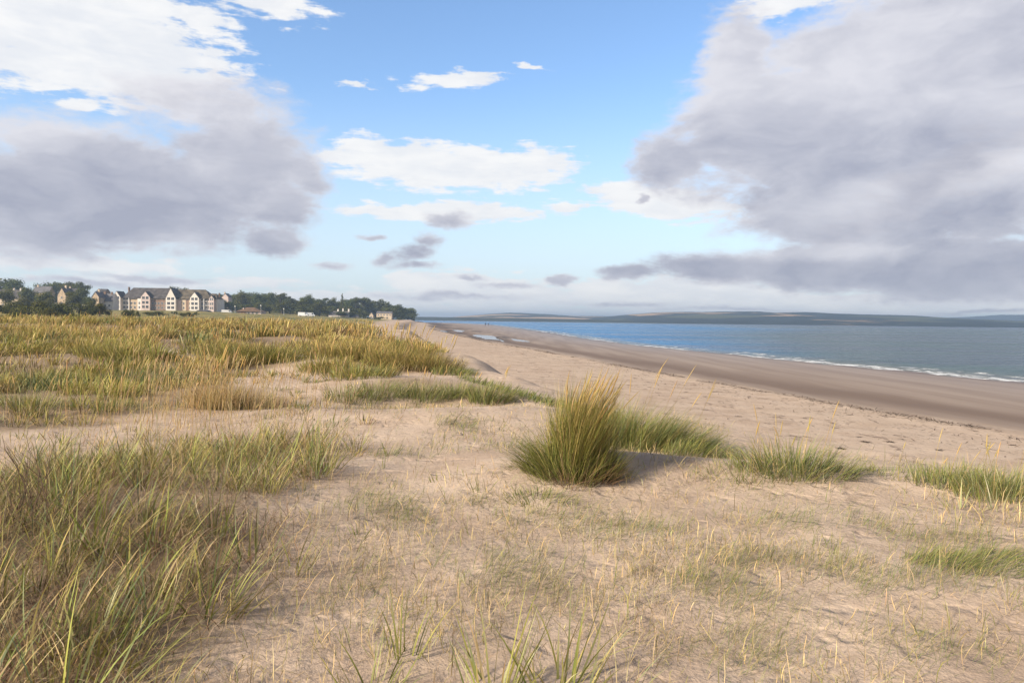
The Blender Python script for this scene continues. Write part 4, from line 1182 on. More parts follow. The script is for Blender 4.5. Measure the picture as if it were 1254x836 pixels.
# the body of the wood, where single trees merge
SKY = ([262, 268, 290, 305, 330, 345, 360, 378, 395, 419, 435, 452, 466, 480, 490, 500, 508], [359, 360, 358, 358, 359, 360, 364, 362, 365, 365, 366, 368, 369, 372, 375, 377, 379])
for row, (Yd, drop, step) in enumerate([(720, 0, 8), (660, 4, 8), (600, 9, 9), (550, 14, 11)]):
    for px in np.arange(266, 502 if row < 2 else 445, step):
        px = px + random.uniform(-3, 3)
        tp = float(np.interp(px, *SKY)) + drop + random.uniform(-1.5, 2)
        tree(px, tp, 386, random.uniform(17, 25), Yd + random.uniform(-15, 25), random.choice(['round', 'spread', 'round', 'light', 'round'] if row < 2 else ['spread', 'round']), 'dark tree merging into the mass of the headland wood', HT)
LB = 'bushes before the village'
for a in [(-14, 364, 392, 60, 200, 'large dark bush cut by the left edge of the view'), (14, 366, 392, 56, 215, 'large dark green bush in front of the white and yellow cottage'), (46, 363, 392, 54, 205, 'large olive bush before the lighter green tree'),
          (76, 367, 392, 44, 215, 'dark bush in front of the white parked car'), (98, 364, 392, 46, 225, 'tall dark bush at the foot of the round front tree'), (122, 368, 392, 34, 230, 'mid green bush before the white slate roofed cottage'), (158, 375, 392, 24, 210, 'dark bush between the first and second apartment gable'),
          (30, 360, 384, 40, 330, 'bushy green thicket between the left cottage and the slate shed'), (62, 361, 384, 34, 330, 'bushy dark thicket left of the stone gable house'), (113, 366, 384, 26, 330, 'thicket below the stone gable end house'), (190, 379, 390, 40, 260, 'long low bush under the brown stone recess of the apartment block'), (228, 380, 390, 24, 260, 'low green bush between the middle gable and the next')]:
    tree(*a[:5], 'shrub', a[5], LB, cat='bush')
for a in [(6, 374, 388, 30, 230, 'dark green bush at the left edge behind the meadow'), (34, 376, 389, 30, 210, 'olive green bush second from the left edge behind the meadow'), (62, 374, 391, 34, 190, 'broad brown green bush below the gabled stone house'),
          (88, 381, 392, 26, 170, 'low dark bush in front of the broad brown one'), (110, 374, 390, 30, 200, 'bright green bush below the slate house'), (18, 380, 394, 40, 150, 'low wide bush at the meadow rim near the left edge'), (130, 379, 389, 14, 240, 'small green bush left below the white apartment block'),
          (152, 377.5, 389, 9, 230, 'small bush below the first gable of the apartment block'), (168, 379, 388, 12, 230, 'dark bush under the stone recess of the apartment block'), (214, 379.5, 386, 9, 300, 'small dark bush at the foot of the tall middle gable'), (240, 381, 386, 10, 300, 'tiny bush right of the middle gable foot'),
          (415, 387.5, 392, 40, 500, 'low green bush strip under the white chimneyed cottage'), (465, 387, 393, 26, 580, 'low yellow green bush before the long cream house'), (490, 388, 392, 16, 640, 'low bush near the headland tip'), (447, 388, 392, 22, 560, 'low bush between the cottage and the cream house'), (506, 389, 393, 8, 690, 'last low bush at the headland tip')]:
    tree(*a[:5], 'shrub', a[5], LB, cat='bush')

# ------------------------------------------------------------------ buildings
def window(parent, x, y, z, w, h, sx=0, mat='glass'):
    """a framed window on a wall that faces -Y at y; frame and pane stand proud of it"""
    key = (round(w, 2), round(h, 2))
    if key not in WINM:
        f = MB(); t = .09
        f.box(-w / 2, -w / 2 + t, -.06, 0, 0, h); f.box(w / 2 - t, w / 2, -.06, 0, 0, h); f.box(-w / 2 + t, w / 2 - t, -.06, 0, h - t, h); f.box(-w / 2 + t, w / 2 - t, -.06, 0, 0, t)
        f.box(-.035, .035, -.055, 0, t, h - t)
        WINM[key] = (f.mesh('window', 'frame'), MB().box(-w / 2 + t, w / 2 - t, -.03, -.004, t, h - t).mesh('pane', 'glass'))
    o = link('window', WINM[key][0], parent, (x, y, z)); link('pane', WINM[key][1], o)
    return o


WINM = {}


def gable_bay(parent, x0, x1, yf, yb, eave, peak, wallmat, roofmat, cols, rows, over=.35):
    xm = (x0 + x1) / 2
    MB().prism_y([(x0, 0), (x1, 0), (x1, eave), (xm, peak), (x0, eave)], yf, yb).build('gable_wall', wallmat, parent)
    sl = (peak - eave) / (xm - x0); th = .22
    r = MB()
    xo0, xo1 = x0 - over, x1 + over
    r.prism_y([(xo0, eave - sl * over + .02), (xm, peak + .02), (xo1, eave - sl * over + .02), (xo1, eave - sl * over + th), (xm, peak + th + .1), (xo0, eave - sl * over + th)], yf - .04, yb + 3.5)
    r.build('gable_roof', roofmat, parent)
    if cols:
        for rz_ in rows:
            for c in range(cols):
                x = x0 + (x1 - x0) * (c + .5) / cols
                x = xm + (x - xm) * .82
                window(parent, x, yf - .003, rz_, (x1 - x0) / cols * .62, 1.75)


def apartment():
    Yd = 475; k = Yd / F
    p = at(201, 383, Yd)
    g = hz(p[0], p[1])
    root = empty('apartment_block', (p[0], p[1], p[2])); tag(root, 'long white gabled apartment block with dark slate roofs behind the dunes', 'building')
    u = lambda px: (px - 201) * k * 1.0
    zz = lambda py: (383 - py) * k
    x0, x1 = u(138), u(264.5)
    ev = zz(365.2)
    fd = -4
    MB().box(u(148.2), x1, 2.0, 14, fd, ev).build('wall', 'render', root)
    MB().box(x0, u(148.2), 1.2, 13, fd, ev + .3).build('side_wall', 'render', root)
    # stone-faced recesses, each proud of the main wall
    for a, b_, mt in [(157.3, 167.8, 'stone'), (184.5, 203.5, 'brownstone'), (216.3, 221, 'pink'), (221.2, 226.6, 'cream'), (226.7, 230.2, 'brownstone'), (230.3, 233, 'cream')]:
        MB().box(u(a), u(b_), 1.2, 1.98, fd, ev - .9).build('stone_facing', mt, root)
    # main hipped roof, mossy towards the ridge
    def roof(a0, a1, r0_, r1_, ez, rz_, y0, y1, mat, nm='roof'):
        ym = (y0 + y1) / 2
        m = MB(); v = [(a0, y0, ez), (a1, y0, ez), (a1, y1, ez), (a0, y1, ez), (r0_, ym, rz_), (r1_, ym, rz_)]
        m.add(v, [(0, 1, 5, 4), (1, 2, 5), (2, 3, 4, 5), (3, 0, 4), (3, 2, 1, 0)]); return m.build(nm, mat, root)
    rf = roof(u(147.6), u(206), u(156.3), u(203), ev + .01, zz(352.2), .6, 14.6, 'slate')
    MB().box(u(150.5), u(151.7), 6.5, 8.0, zz(358), zz(351.4)).build('chimney', 'brownstone', rf)
    roof(u(206.02), u(258), u(209), u(246), ev + .012, zz(353.6), .62, 14.2, 'moss_slate')
    roof(u(250), u(265.2), u(254), u(260), ev + .018, zz(358.5), .9, 12, 'moss_slate')
    MB().box(u(264), u(265), 5, 6.2, zz(363), zz(357.6)).build('chimney', 'brownstone', rf)
    R3 = [zz(378.2), zz(373), zz(367.3)]
    gable_bay(root, u(138.6), u(148), -.6, 5, zz(364.5), zz(357.6), 'render', 'slate', 2, [zz(378), zz(372.8), zz(367)])
    gable_bay(root, u(173.2), u(184.2), -.8, 5, zz(364), zz(357.4), 'pink', 'slate', 2, [zz(377.6), zz(372.3), zz(366.6)])
    gable_bay(root, u(204), u(216), -1.2, 5, zz(365), zz(353.2), 'render', 'slate', 2, R3)
    gable_bay(root, u(233.2), u(244.2), -.8, 5, zz(364.6), zz(357.6), 'render', 'slate', 2, R3)
    gable_bay(root, u(256.2), u(262.2), -.5, 5, zz(365), zz(361.5), 'pink', 'moss_slate', 2, R3)
    MB().box(u(168), u(173), .4, 1.97, fd, ev - .3).build('corner_bay', 'render', root)
    for z in R3[:2]:
        window(root, u(170.3), .397, z, 1.0, 1.6)
    for px in (150.4, 154.2):
        for z in R3: window(root, u(px), 1.997, z, 1.5, 1.7)
    for px in (159.5, 164):
        for z in R3[:2]: window(root, u(px), 1.197, z, 1.2, 1.5)
    for px in (186, 189.5, 193.3, 197.5, 201.5):
        for z in R3[:2]: window(root, u(px), 1.197, z, 1.2, 1.5)
    for px in (223.9, 231.6):
        for z in R3[:2]: window(root, u(px), 1.197, z, 1.0, 1.6)
    for px in (246.5, 250.6, 254):
        for z in R3: window(root, u(px), 1.997, z, 1.5, 1.7)
    # white balconies on the right wing
    for z in (zz(378.8), zz(373.6)):
        b_ = MB().box(u(244.6), u(255.8), .9, 1.99, z - .16, z)
        bo = b_.build('balcony', 'frame', root)
        rl = MB(); rl.box(u(244.6), u(255.8), .9, .96, z + .95, z + 1.05)
        for t in np.linspace(u(244.8), u(255.6), 9): rl.box(t - .03, t + .03, .91, .95, z + .002, z + .948)
        rl.build('railing', 'frame', bo)
    for px in (157, 244.5, 249, 255.9):
        MB().box(u(px) - .18, u(px) + .18, .55, .89, fd, ev - .02).build('pillar', 'frame', root)
    return root


apartment()


def house(px0, px1, base, eave, rdg, Yd, wall, roofm, label, gable=False, chim=(), wins=(), name='house', depth=7.0, rz=0.0, cat='house', group=None, chmat='cream', drop=4.0):
    """gable=False: ridge runs across the view; True: the gable end faces the camera; chim: fractions along the front"""
    k = Yd / F; xm = (px0 + px1) / 2; p = at(xm, base, Yd)
    root = empty(name, (p[0], p[1], p[2]), rz); tag(root, label, cat, group)
    w = (px1 - px0) * k / 2; e = (base - eave) * k; r = (base - rdg) * k
    ov = .3
    if gable:
        MB().prism_y([(-w, -drop), (w, -drop), (w, e), (0, r), (-w, e)], 0, depth).build('wall', wall, root)
        sl = (r - e) / w
        rf = MB().prism_y([(-w - ov, e - sl * ov + .02), (0, r + .02), (w + ov, e - sl * ov + .02), (w + ov, e - sl * ov + .25), (0, r + .3), (-w - ov, e - sl * ov + .25)], -.2, depth + .2).build('roof', roofm, root)
    else:
        MB().prism_x([(0, -drop), (depth, -drop), (depth, e), (depth / 2, r), (0, e)], -w, w).build('wall', wall, root)
        sl = (r - e) / (depth / 2)
        rf = MB().prism_x([(-ov, e - sl * ov + .02), (depth / 2, r + .02), (depth + ov, e - sl * ov + .02), (depth + ov, e - sl * ov + .25), (depth / 2, r + .3), (-ov, e - sl * ov + .25)], -w - .15, w + .15).build('roof', roofm, root)
    for c in chim:
        fx, hh = c if isinstance(c, tuple) else (c, 1.2)
        x = -w + 2 * w * fx; yy = .6 if gable and hh > 2 else depth / 2
        ch = MB().box(x - .5, x + .5, yy - .4, yy + .4, e, r + hh); c_ = ch.build('chimney', chmat, rf)
        pt = MB()
        for d_ in (-.25, .25): pt.tube([(x + d_, yy, r + hh - .01), (x + d_, yy, r + hh + .45)], [.13, .10], 8)
        pt.build('chimney_pot', 'pot', c_)
    for fx, z, ww, wh in wins:
        window(root, -w + 2 * w * fx, -.003, z, ww, wh)
    return root


house(-10, 22, 378, 365, 355, 480, 'cream', 'slate', 'white and yellow cottage with a dark slate roof at the far left edge', chim=(.72, .98), wins=[(.2, 1.5, 1.2, 1.6), (.42, 1.5, 1.2, 1.6), (.62, 1.5, 1.2, 1.6), (.85, 1.5, 1.2, 1.6)], chmat='render')
house(40, 60, 378, 358, 351, 520, 'stone', 'grey_slate', 'low house showing a pale slate roof behind the lighter green tree', chim=(.15,))
house(70.5, 80.5, 376, 361, 352.5, 470, 'stone', 'slate', 'stone house with a tall gable end and chimney between dark trees', gable=True, chim=((.5, 1.6),), wins=[(.5, 1.5, 1.2, 1.6), (.5, 5, 1.0, 1.5)], depth=9)
house(79.5, 92, 377, 362.5, 353.5, 476, 'stone', 'slate', 'slate roofed wing with white dormer right of the stone gable', chim=(.2,), wins=[(.3, 2.0, 1.2, 1.6), (.7, 2.0, 1.2, 1.6)])
house(112.5, 121, 378, 363.5, 357.5, 440, 'stone', 'grey_slate', 'stone gable end house left of the slate cottage by the apartments', gable=True, chim=((.5, 1.5),), depth=8, wins=[(.5, 2.5, 1.0, 1.5)])
house(119.5, 138, 378, 368.5, 360, 446, 'render', 'grey_slate', 'white cottage with a long grey slate roof beside the apartment block', chim=(.3, .75), wins=[(.25, 1.2, 1.2, 1.3), (.5, 1.2, 1.2, 1.3), (.78, 1.2, 1.2, 1.3)], chmat='brownstone')
house(118, 129, 372, 357, 354, 580, 'brownstone', 'slate', 'dark flat roofed house behind the slate cottage', chim=())
house(271.5, 279.5, 380, 363.5, 359.5, 540, 'pink', 'grey_slate', 'pale house gable high among the trees right of the apartments', gable=True, chim=((.2, 1.0),), wins=[(.5, 5.6, 1.0, 1.4)])
# brown hipped pavilion
def pavilion():
    Yd = 420; k = Yd / F; p = at(305, 385.5, Yd); root = empty('pavilion', tuple(p)); tag(root, 'brown hip roofed pavilion with a pale pink wall at the meadow rim', 'building')
    u = lambda px: (px - 305) * k; z = lambda py: (385.5 - py) * k
    MB().box(u(290), u(319), .5, 9, -3, z(381)).build('wall', 'pink', root)
    MB().box(u(290.3), u(301), .3, .497, -3, z(381.5)).build('porch_wall', 'brownstone', root)
    m = MB(); a0, a1, y0, y1, e, r_ = u(288.5), u(320), -.4, 9.6, z(381.4), z(376.2)
    m.add([(a0, y0, e), (a1, y0, e), (a1, y1, e), (a0, y1, e), (u(299), 4.6, r_), (u(308), 4.6, r_)], [(0, 1, 5, 4), (1, 2, 5), (2, 3, 4, 5), (3, 0, 4), (3, 2, 1, 0)]); rf = m.build('roof', 'red_tile', root)
    MB().box(u(296) - .3, u(296) + .3, 2.5, 3.2, z(380), z(377)).build('chimney', 'pink', rf)
    for px in (304, 309, 314): window(root, u(px), .497, z(384.3), 1.2, .9)
pavilion()
house(402.5, 426, 390, 386, 381.5, 560, 'render', 'grey_slate', 'low white cottage with three white chimneys before the headland wood', chim=((.43, 1.8), (.69, 2.2), (.99, 2.0)), wins=[(.2, .6, 1.2, 1.0), (.5, .6, 1.2, 1.0), (.8, .6, 1.2, 1.0)], chmat='render')
house(424.5, 437.5, 390.3, 387.3, 385.5, 566, 'cream', 'grey_slate', 'small lean white shed at the right end of the chimneyed cottage', wins=[(.5, .5, 1.4, .9)])
house(461, 479.5, 390.5, 383.5, 381.6, 620, 'cream', 'grey_slate', 'long cream two storey house under the trees near the headland tip', wins=[(.12, 2.6, 1.0, 1.2), (.3, 2.6, 1.0, 1.2), (.5, 2.6, 1.0, 1.2), (.7, 2.6, 1.0, 1.2), (.9, 2.6, 1.0, 1.2), (.3, .4, 1, 1.4), (.7, .4, 1, 1.4)])
house(452, 457, 390, 386, 382.5, 630, 'cream', 'grey_slate', 'small pale gabled cottage left of the long cream house', gable=True, wins=[(.5, .8, 1, 1.3)])
# arched dark shed before the apartment's right wing
def shed():
    Yd = 430; k = Yd / F; p = at(247, 385, Yd); root = empty('shed', tuple(p)); tag(root, 'dark low barrel roofed shed before the right wing of the apartment block', 'shed')
    prof = [(-5 * k * 1.6, 0)] + [(-8 * k * math.cos(t), 1.1 + 2.0 * k / .45 * math.sin(t) * .75) for t in np.linspace(0, math.pi, 11)] + [(5 * k * 1.6, 0)]
    MB().prism_y([(-7.6 * k, -3), (7.6 * k, -3), (7.6 * k, 1.1), (-7.6 * k, 1.1)], .1, 5.9).build('wall', 'brownstone', root)
    arc = [(-8 * k * math.cos(t), 1.102 + 1.5 * math.sin(t)) for t in np.linspace(0, math.pi, 13)]
    MB().prism_y(arc, -.2, 6.2).build('roof', 'slate', root)
shed()
# garden wall before the apartments
def wall():
    Yd = 440; p0 = at(173, 381.2, Yd); p1 = at(234, 382.2, Yd)
    root = empty('garden_wall', tuple(p0)); tag(root, 'long tan stone garden wall below the apartment block', 'wall')
    Ln = p1[0] - p0[0]
    MB().box(0, Ln, 0, .4, -3.5, 0).build('masonry', 'stone', root); MB().box(-.08, Ln + .08, -.06, .46, .003, .13).build('coping', 'cream', root)
wall()
# rocks at the headland point
for i, (px, py, s, lab) in enumerate([(509, 392.6, 4.5, 'dark low rock at the outer tip of the headland'), (501, 392.8, 5, 'dark low rock ledge just inside the headland tip'), (492, 393, 4, 'dark rock below the low bush near the headland tip'), (514, 392.9, 3, 'outermost small dark rock reaching to the sea')]):
    p = at(px, py, 640); bm_v = []
    m = MB(); N = 14
    rings = []
    for a, (rr, zz_) in enumerate([(1.0, -.9), (.95, .1), (.7, .42), (.3, .6)]):
        ring = [(rr * s * (1 + .22 * math.sin(2 * t + i) + .12 * math.sin(5 * t + a)) * math.cos(t), rr * s * .6 * (1 + .2 * math.sin(3 * t + i)) * math.sin(t), zz_ * s * .3) for t in np.linspace(0, 6.283, N, endpoint=False)]
        rings += ring
    fs = [(a * N + k_, a * N + (k_ + 1) % N, (a + 1) * N + (k_ + 1) % N, (a + 1) * N + k_) for a in range(3) for k_ in range(N)] + [tuple(3 * N + k_ for k_ in range(N))]
    m.add(rings, fs); o = m.build('rock', 'rock', None, (p[0], p[1], hz(p[0], p[1]))); tag(o, lab, 'rock', 'rocks at the headland point')


# ------------------------------------------------------------------ vehicles, lamps
def car(px, py, Yd, label, van=False, rz=0.0):
    p = at(px, py, Yd); root = empty('parked_van' if van else 'parked_car', tuple(p), rz); tag(root, label, 'van' if van else 'car', 'vehicles parked by the houses')
    L = 5.6 if van else 4.2
    if van: prof = [(-2.8, .35), (2.75, .35), (2.8, 1.0), (2.2, 1.2), (1.7, 2.2), (-2.75, 2.3), (-2.8, .8)]
    else: prof = [(-2.1, .35), (2.1, .35), (2.1, .75), (1.9, .9), (1.0, 1.0), (.45, 1.45), (-1.1, 1.48), (-1.8, 1.0), (-2.1, .9)]
    MB().prism_y(prof, -.85, .85).build('body', 'carpaint', root)
    if van: wp = [(1.1, 1.25), (2.0, 1.25), (1.6, 2.0), (1.1, 2.02)]
    else: wp = [(-1.45, 1.03), (.75, 1.03), (.38, 1.38), (-1.05, 1.41)]
    MB().prism_y(wp, -.875, -.853).build('window', 'glass', root); MB().prism_y(wp, .853, .875).build('window', 'glass', root)
    for x in (-L * .31, L * .31):
        for y in (-.8, .8):
            w_ = MB().disc((x, y, .33), .33, (0, 1, 0), .22).build('wheel', 'tyre', root)
            MB().disc((x, y + math.copysign(.115, y), .33), .18, (0, 1, 0), .02).build('hubcap', 'metal', w_)
car(85, 378, 380, 'white car parked below the stone houses at left', rz=.2)
car(278, 384.3, 430, 'white van parked right of the apartment block', True, .1)
car(371.5, 387.3, 430, 'white van at the foot of the big spreading pines, left one', True, -.1)
car(379.5, 387.6, 435, 'white van at the foot of the big spreading pines, right one', True, .15)
car(454, 390.6, 560, 'white car beside the small pale gabled cottage', rz=.3)


def lamp(px, top, base, Yd, label):
    p = at(px, base, Yd); h = at(px, top, Yd)[2] - p[2]
    root = empty('street_lamp', tuple(p)); tag(root, label, 'street lamp', 'street lamps by the village road')
    MB().tube([(0, 0, -3), (0, 0, 1), (0, 0, h - .2)], [.13, .12, .09], 8).build('pole', 'metal', root)
    MB().tube([(0, 0, h - .21), (0, 0, h), (.0, 0, h + .35), (0, 0, h + .5)], [.12, .32, .34, .1], 10).build('lamp_head', 'lampglass', root)
lamp(288, 375.5, 385, 400, 'lamp post left of the brown hipped pavilion')
lamp(319.5, 374.5, 386, 410, 'lamp post at the right end of the brown hipped pavilion')
lamp(347.5, 378.5, 387, 420, 'lamp post in front of the big spreading pines')

# ------------------------------------------------------------------ two walkers at the water's edge
def person(px, py, hgt, label, top, step):
    b = hit(px, py); z = b[2]
    me = bpy.data.meshes.new('person')
    v = [(0, 0, .93), (0, 0, 1.12), (0, 0, 1.36), (0, .0, 1.49), (0, -.01, 1.58), (0, -.01, 1.70), (.17, 0, 1.40), (.22, .06, 1.14), (.23, -.03, .88), (-.17, 0, 1.40), (-.22, -.06, 1.14), (-.23, .05, .88),
         (.09, 0, .88), (.10, -.10 * step, .48), (.10, .10 * step, .07), (.10, -.04, .03), (-.09, 0, .88), (-.10, .14 * step, .49), (-.10, .22 * step, .09), (-.10, .1 * step, .03), (.235, -.06, .80), (-.235, .07, .80)]
    e = [(0, 1), (1, 2), (2, 3), (3, 4), (4, 5), (2, 6), (6, 7), (7, 8), (8, 20), (2, 9), (9, 10), (10, 11), (11, 21), (0, 12), (12, 13), (13, 14), (14, 15), (0, 16), (16, 17), (17, 18), (18, 19)]
    rad = [.15, .14, .17, .065, .095, .085, .07, .052, .04, .07, .052, .04, .10, .07, .05, .045, .10, .07, .05, .045, .035, .035]
    s = hgt / 1.78
    me.from_pydata([(a * s, c * s, d * s) for a, c, d in v], e, [])
    o = link('person', me, None, (b[0], b[1], z))
    md = o.modifiers.new('skin', 'SKIN'); sd = me.skin_vertices[0].data
    for i, r_ in enumerate(rad): sd[i].radius = (r_ * s, r_ * s)
    sd[0].use_root = True
    o.modifiers.new('sub', 'SUBSURF').render_levels = 2
    me.materials.append(MAT[top])
    tag(o, label, 'person', "walkers at the water's edge")
    hd = MB(); hd.tube([(0, -.01, 1.60), (0, -.01, 1.66), (0, -.005, 1.74), (0, 0, 1.79)], [.092, .1, .092, .04], 10); h_ = hd.build('hair', 'twig', o); h_.scale = (s, s, s)
    return o
person(594.3, 398.9, 1.82, "walker in dark clothes at the water's edge, left of the pair", 'cloth_dark', 1)
person(598.0, 399.1, 1.75, "walker in grey brown clothes at the water's edge, right of the pair", 'cloth_grey', -1)

# ------------------------------------------------------------------ light: sun and sky
SUN_EL, SUN_AZ = math.radians(29), math.radians(-126)     # azimuth clockwise from +Y, so the sun stands left and a little behind
sd = Vector((math.sin(SUN_AZ) * math.cos(SUN_EL), math.cos(SUN_AZ) * math.cos(SUN_EL), math.sin(SUN_EL)))
ld = bpy.data.lights.new('sun', 'SUN'); ld.energy = 5.0; ld.angle = math.radians(9); ld.color = (1, .89, .73)
so = bpy.data.objects.new('sun', ld); COL.objects.link(so); so.rotation_euler = sd.to_track_quat('Z', 'Y').to_euler(); so.location = (-50, -30, 60)

wd = bpy.data.worlds.new('World'); scene.world = wd; wd.use_nodes = True
nt = wd.node_tree
for n_ in list(nt.nodes): nt.nodes.remove(n_)
g = G(nt)
wout = g.n('ShaderNodeOutputWorld'); bg = g.n('ShaderNodeBackground'); STR = .14; bg.inputs[1].default_value = STR
sky = g.n('ShaderNodeTexSky', sky_type='NISHITA'); sky.sun_disc = False; sky.sun_elevation = SUN_EL; sky.sun_rotation = SUN_AZ; sky.air_density = 1.0; sky.dust_density = .6; sky.ozone_density = 1.5
dirv = g.n('ShaderNodeTexCoord').outputs['Generated']
sp = g.n('ShaderNodeSeparateXYZ'); g.put(sp.inputs[0], dirv)
AZ = g.math('ARCTAN2', sp.outputs[0], sp.outputs[1]); EL = g.math('ARCSINE', sp.outputs[2])
cv = g.n('ShaderNodeCombineXYZ'); g.put(cv.inputs[0], AZ); g.put(cv.inputs[1], EL)
base = cv.outputs[0]
stretch = g.vmath('MULTIPLY', base, (1.0, 2.1, 1.0))


def azel(px, py):
    d = ray(px, py); d = d / np.linalg.norm(d)
    return math.atan2(d[0], d[1]), math.asin(d[2])


wn = g.vmath('SUBTRACT', g.noise(stretch, 7.0, 5, .6, color=True), (.5, .5, .5))
wn2 = g.vmath('SUBTRACT', g.noise(stretch, 26.0, 4, .6, color=True), (.5, .5, .5))
warpd = g.vmath('ADD', base, g.vmath('ADD', g.vmath('MULTIPLY', wn, (.07, .035, 0)), g.vmath('MULTIPLY', wn2, (.03, .012, 0))))


wsp = g.n('ShaderNodeSeparateXYZ'); g.put(wsp.inputs[0], warpd)


def field(blobs, k=.18):
    """smooth union of ellipses in azimuth and elevation; each term waits for the one before it, which keeps the shader's stack small"""
    cur = None
    for cx, cy, rx, ry, *rest in blobs:
        rot = rest[0] if rest else 0; wgt = rest[1] if len(rest) > 1 else 1.0
        a, e = azel(cx, cy)
        ra = (azel(cx + rx, cy)[0] - azel(cx - rx, cy)[0]) / 2; re = (azel(cx, cy - ry)[1] - azel(cx, cy + ry)[1]) / 2
        u = wsp.outputs[0] if cur is None else g.math('MULTIPLY_ADD', cur, 1e-7, wsp.outputs[0])
        v = wsp.outputs[1]
        if rot: v = g.math('MULTIPLY_ADD', u, -math.tan(math.radians(rot)), v); e = e - math.tan(math.radians(rot)) * a
        du = g.math('MULTIPLY_ADD', u, 1 / ra, -a / ra); dv = g.math('MULTIPLY_ADD', v, 1 / re, -e / re)
        q = g.math('MULTIPLY_ADD', dv, dv, g.math('MULTIPLY', du, du))
        f = g.math('MULTIPLY_ADD', g.math('SQRT', q), -wgt, wgt)
        cur = f if cur is None else g.math('SMOOTH_MAX', cur, f, k)
    return cur


f1 = g.noise(stretch, 9.0, 7, .62, .3); f2 = g.noise(stretch, 30.0, 6, .62, .2); f3 = g.noise(g.vmath('MULTIPLY', base, (1, 5.5, 1)), 14.0, 6, .62, .3)
cen = lambda s, k: g.math('MULTIPLY', g.math('SUBTRACT', s, .5), k)
tex = g.math('ADD', cen(f1, 1.8), cen(f2, .9))
texw = g.math('ADD', g.math('ADD', cen(f1, 1.5), cen(f2, 1.9)), cen(f3, 2.8))

WHITE = [(550, 203, 165, 36, -3, 1.7), (480, 190, 110, 22, 0, 1.4), (640, 200, 85, 24, 0, 1.3), (525, 259, 150, 13, 0, 1.4), (600, 262, 80, 10, 0, 1.3), (815, 247, 110, 25, -6, 1.5), (735, 233, 50, 9, -8), (690, 254, 34, 9), (545, 101, 60, 10), (590, 91, 50, 7), (560, 96, 70, 9), (436, 101, 26, 5), (648, 83, 20, 4),
         (60, 30, 260, 95, 0, 1.7), (150, 70, 170, 70, 0, 1.4), (255, 62, 44, 11), (325, 8, 75, 18), (240, 25, 60, 22), (90, 128, 34, 12), (200, 118, 50, 20),
         (640, 364, 220, 25, 0, 1.3), (560, 346, 100, 16, 0, 1.1), (830, 360, 190, 25, 0, 1.7), (1000, 373, 340, 17, 0, 2.0), (1200, 374, 280, 15, 0, 1.9), (430, 368, 140, 15, 0, 1.0), (480, 382, 700, 10, 0, 1.2), (250, 345, 200, 10, 0, .8), (80, 322, 170, 14, 0, .8), (1150, 225, 180, 40, 25, .8), (980, 0, 90, 18)]
aw = g.remap(g.math('ADD', field(WHITE), g.math('MULTIPLY', texw, .8)), -.06, .5)
GREY = [(150, 240, 270, 78, 0, 1.6), (40, 255, 190, 75, 0, 1.5), (300, 190, 110, 85, 0, 1.2), (250, 130, 130, 55, 0, .8), (345, 250, 60, 45), (335, 298, 46, 22), (375, 215, 40, 40), (60, 170, 150, 45, 0, .7), (200, 275, 170, 36),
        (960, 150, 175, 115, 10, 1.4), (1110, 150, 290, 180, 0, 2.0), (1230, 50, 260, 150, 0, 2.0), (830, 195, 70, 40, 0, 1.2), (905, 75, 60, 80, 0, 1.1), (1100, 245, 260, 85, 0, 1.6), (1010, 250, 100, 42, 0, 1.3), (1090, 325, 310, 38, 0, 1.7), (880, 330, 130, 22), (770, 334, 60, 12), (1200, 345, 230, 34), (690, 342, 22, 7), (790, 241, 11, 6),
        (503, 312, 42, 15, 12, .8), (520, 296, 24, 14, 0, .8), (510, 326, 40, 9, 0, .8), (550, 271, 32, 13, 0, .8), (470, 318, 18, 10, 0, .7), (575, 341, 24, 5, 0, .7), (130, 300, 130, 12, 0, .6), (450, 294, 18, 4, 0, .6), (400, 325, 40, 6, 0, .5), (100, 347, 110, 7, 0, .6), (900, 378, 120, 4, 0, .5), (560, 362, 120, 7, 0, .55), (760, 372, 90, 5, 0, .5), (620, 349, 50, 5, 0, .6), (180, 338, 90, 6, 0, .6), (230, 357, 60, 4, 0, .5), (1200, 383, 90, 4, 0, .7)]
gf = g.math('ADD', field(GREY, .22), g.math('MULTIPLY', tex, .72))
ag = g.remap(gf, -.08, .5)
# unseen cloud behind and above the view, enlarged and darkened to lower ambient light
gen = g.noise(g.vmath('MULTIPLY', dirv, (1, 1, 1.8)), 2.2, 6, .58)
away = g.math('MAXIMUM', g.remap(g.math('ABSOLUTE', AZ), .72, 1.0), g.remap(EL, .52, .8))
ag = g.math('MAXIMUM', ag, g.math('MULTIPLY', g.math('MULTIPLY', g.remap(gen, .36, .5), away), .95))
# light and dark in the grey clouds: thicker parts darker, soft relief
DARKS = [(140, 255, 240, 60, 0, 1.1), (300, 285, 100, 40), (1120, 335, 270, 28), (830, 330, 120, 22), (1080, 210, 180, 60, 10, .6), (500, 312, 50, 30), (800, 205, 60, 30, 0, .6), (1180, 270, 120, 40)]
LIGHTS = [(230, 110, 130, 60), (1050, 60, 220, 90), (880, 90, 80, 80), (1060, 240, 110, 30, 20), (1210, 210, 120, 30, 25), (1030, 312, 90, 12), (60, 130, 120, 50), (1200, 120, 150, 40, 0, .7)]
dk = g.remap(field(DARKS, .2), -.3, .8); lt = g.remap(field(LIGHTS, .2), -.3, .9)
rel = g.noise(g.vmath('ADD', stretch, g.vmath('MULTIPLY', wn, (.1, .06, 0))), 8.0, 7, .58, .4)
rel2 = g.noise(g.vmath('ADD', g.vmath('ADD', stretch, g.vmath('MULTIPLY', wn, (.1, .06, 0))), (-.022, .03, 0)), 8.0, 7, .58, .4)
relf = g.noise(stretch, 22.0, 5, .6, .5)
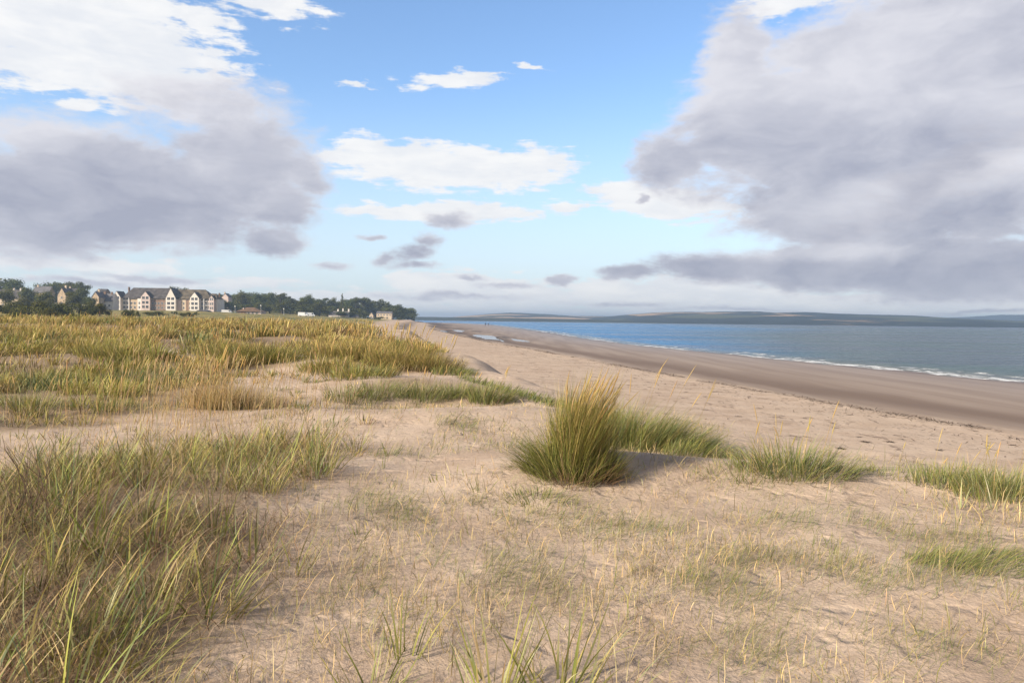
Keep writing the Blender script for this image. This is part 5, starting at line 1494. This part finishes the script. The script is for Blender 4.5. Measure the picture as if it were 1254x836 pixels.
shd = g.math('ADD', .50, g.math('ADD', cen(rel, .9), g.math('ADD', g.math('MULTIPLY', g.math('SUBTRACT', rel, rel2), .6), cen(relf, .28)))); shd = g.math('ADD', shd, g.math('MULTIPLY', lt, .42)); shd = g.math('SUBTRACT', shd, g.math('MULTIPLY', dk, .36), clamp=False)
shd = g.math('ADD', shd, g.remap(gf, .05, .75, .38, -.06))
shd = g.math('MINIMUM', g.math('MAXIMUM', shd, 0.0), 1.0)
EXPO = 0.5
kk = 1 / STR / 2 ** EXPO
cg = g.mix(shd, tuple(x * kk for x in (.405, .42, .52)), tuple(x * kk for x in (.79, .785, .84)))
cg = g.mix(away, cg, g.mix(1.0, cg, (.36, .35, .34), 'MULTIPLY'))  # clouds out of view darkened to weaken ambient light and raise contrast
cw = g.mix(g.remap(g.math('ADD', f1, cen(f3, .6)), .3, .7), tuple(x * kk for x in (.86, .88, .92)), tuple(x * kk for x in (1.0, .995, .99)))
# clear sky: a little paler at the foot
skyc = g.mix(1.0, sky.outputs[0], (.93, 1.04, 1.17), 'MULTIPLY')
low = g.remap(EL, .0, .30, 1.0, 0.0)
skyc = g.mix(g.math('MULTIPLY', low, .75), skyc, tuple(x * kk for x in (.74, .83, .93)))
c_ = g.mix(g.math('MULTIPLY', aw, .96), skyc, cw)
c_ = g.mix(g.math('MULTIPLY', ag, .97), c_, cg)
g.put(bg.inputs[0], c_)
nt.links.new(bg.outputs[0], wout.inputs[0])
wd.cycles.sampling_method = 'MANUAL'; wd.cycles.sample_map_resolution = 512

# ------------------------------------------------------------------ render settings
vs = scene.view_settings
scene.display_settings.display_device = 'sRGB'
vs.view_transform = 'Standard'; vs.look = 'None'; vs.exposure = EXPO; vs.gamma = 1.0; vs.use_curve_mapping = False
scene.render.engine = 'CYCLES'
cy = scene.cycles
cy.max_bounces = 5; cy.diffuse_bounces = 2; cy.glossy_bounces = 2; cy.transmission_bounces = 3; cy.transparent_max_bounces = 6; cy.volume_bounces = 0
cy.use_denoising = True; cy.caustics_reflective = False; cy.caustics_refractive = False
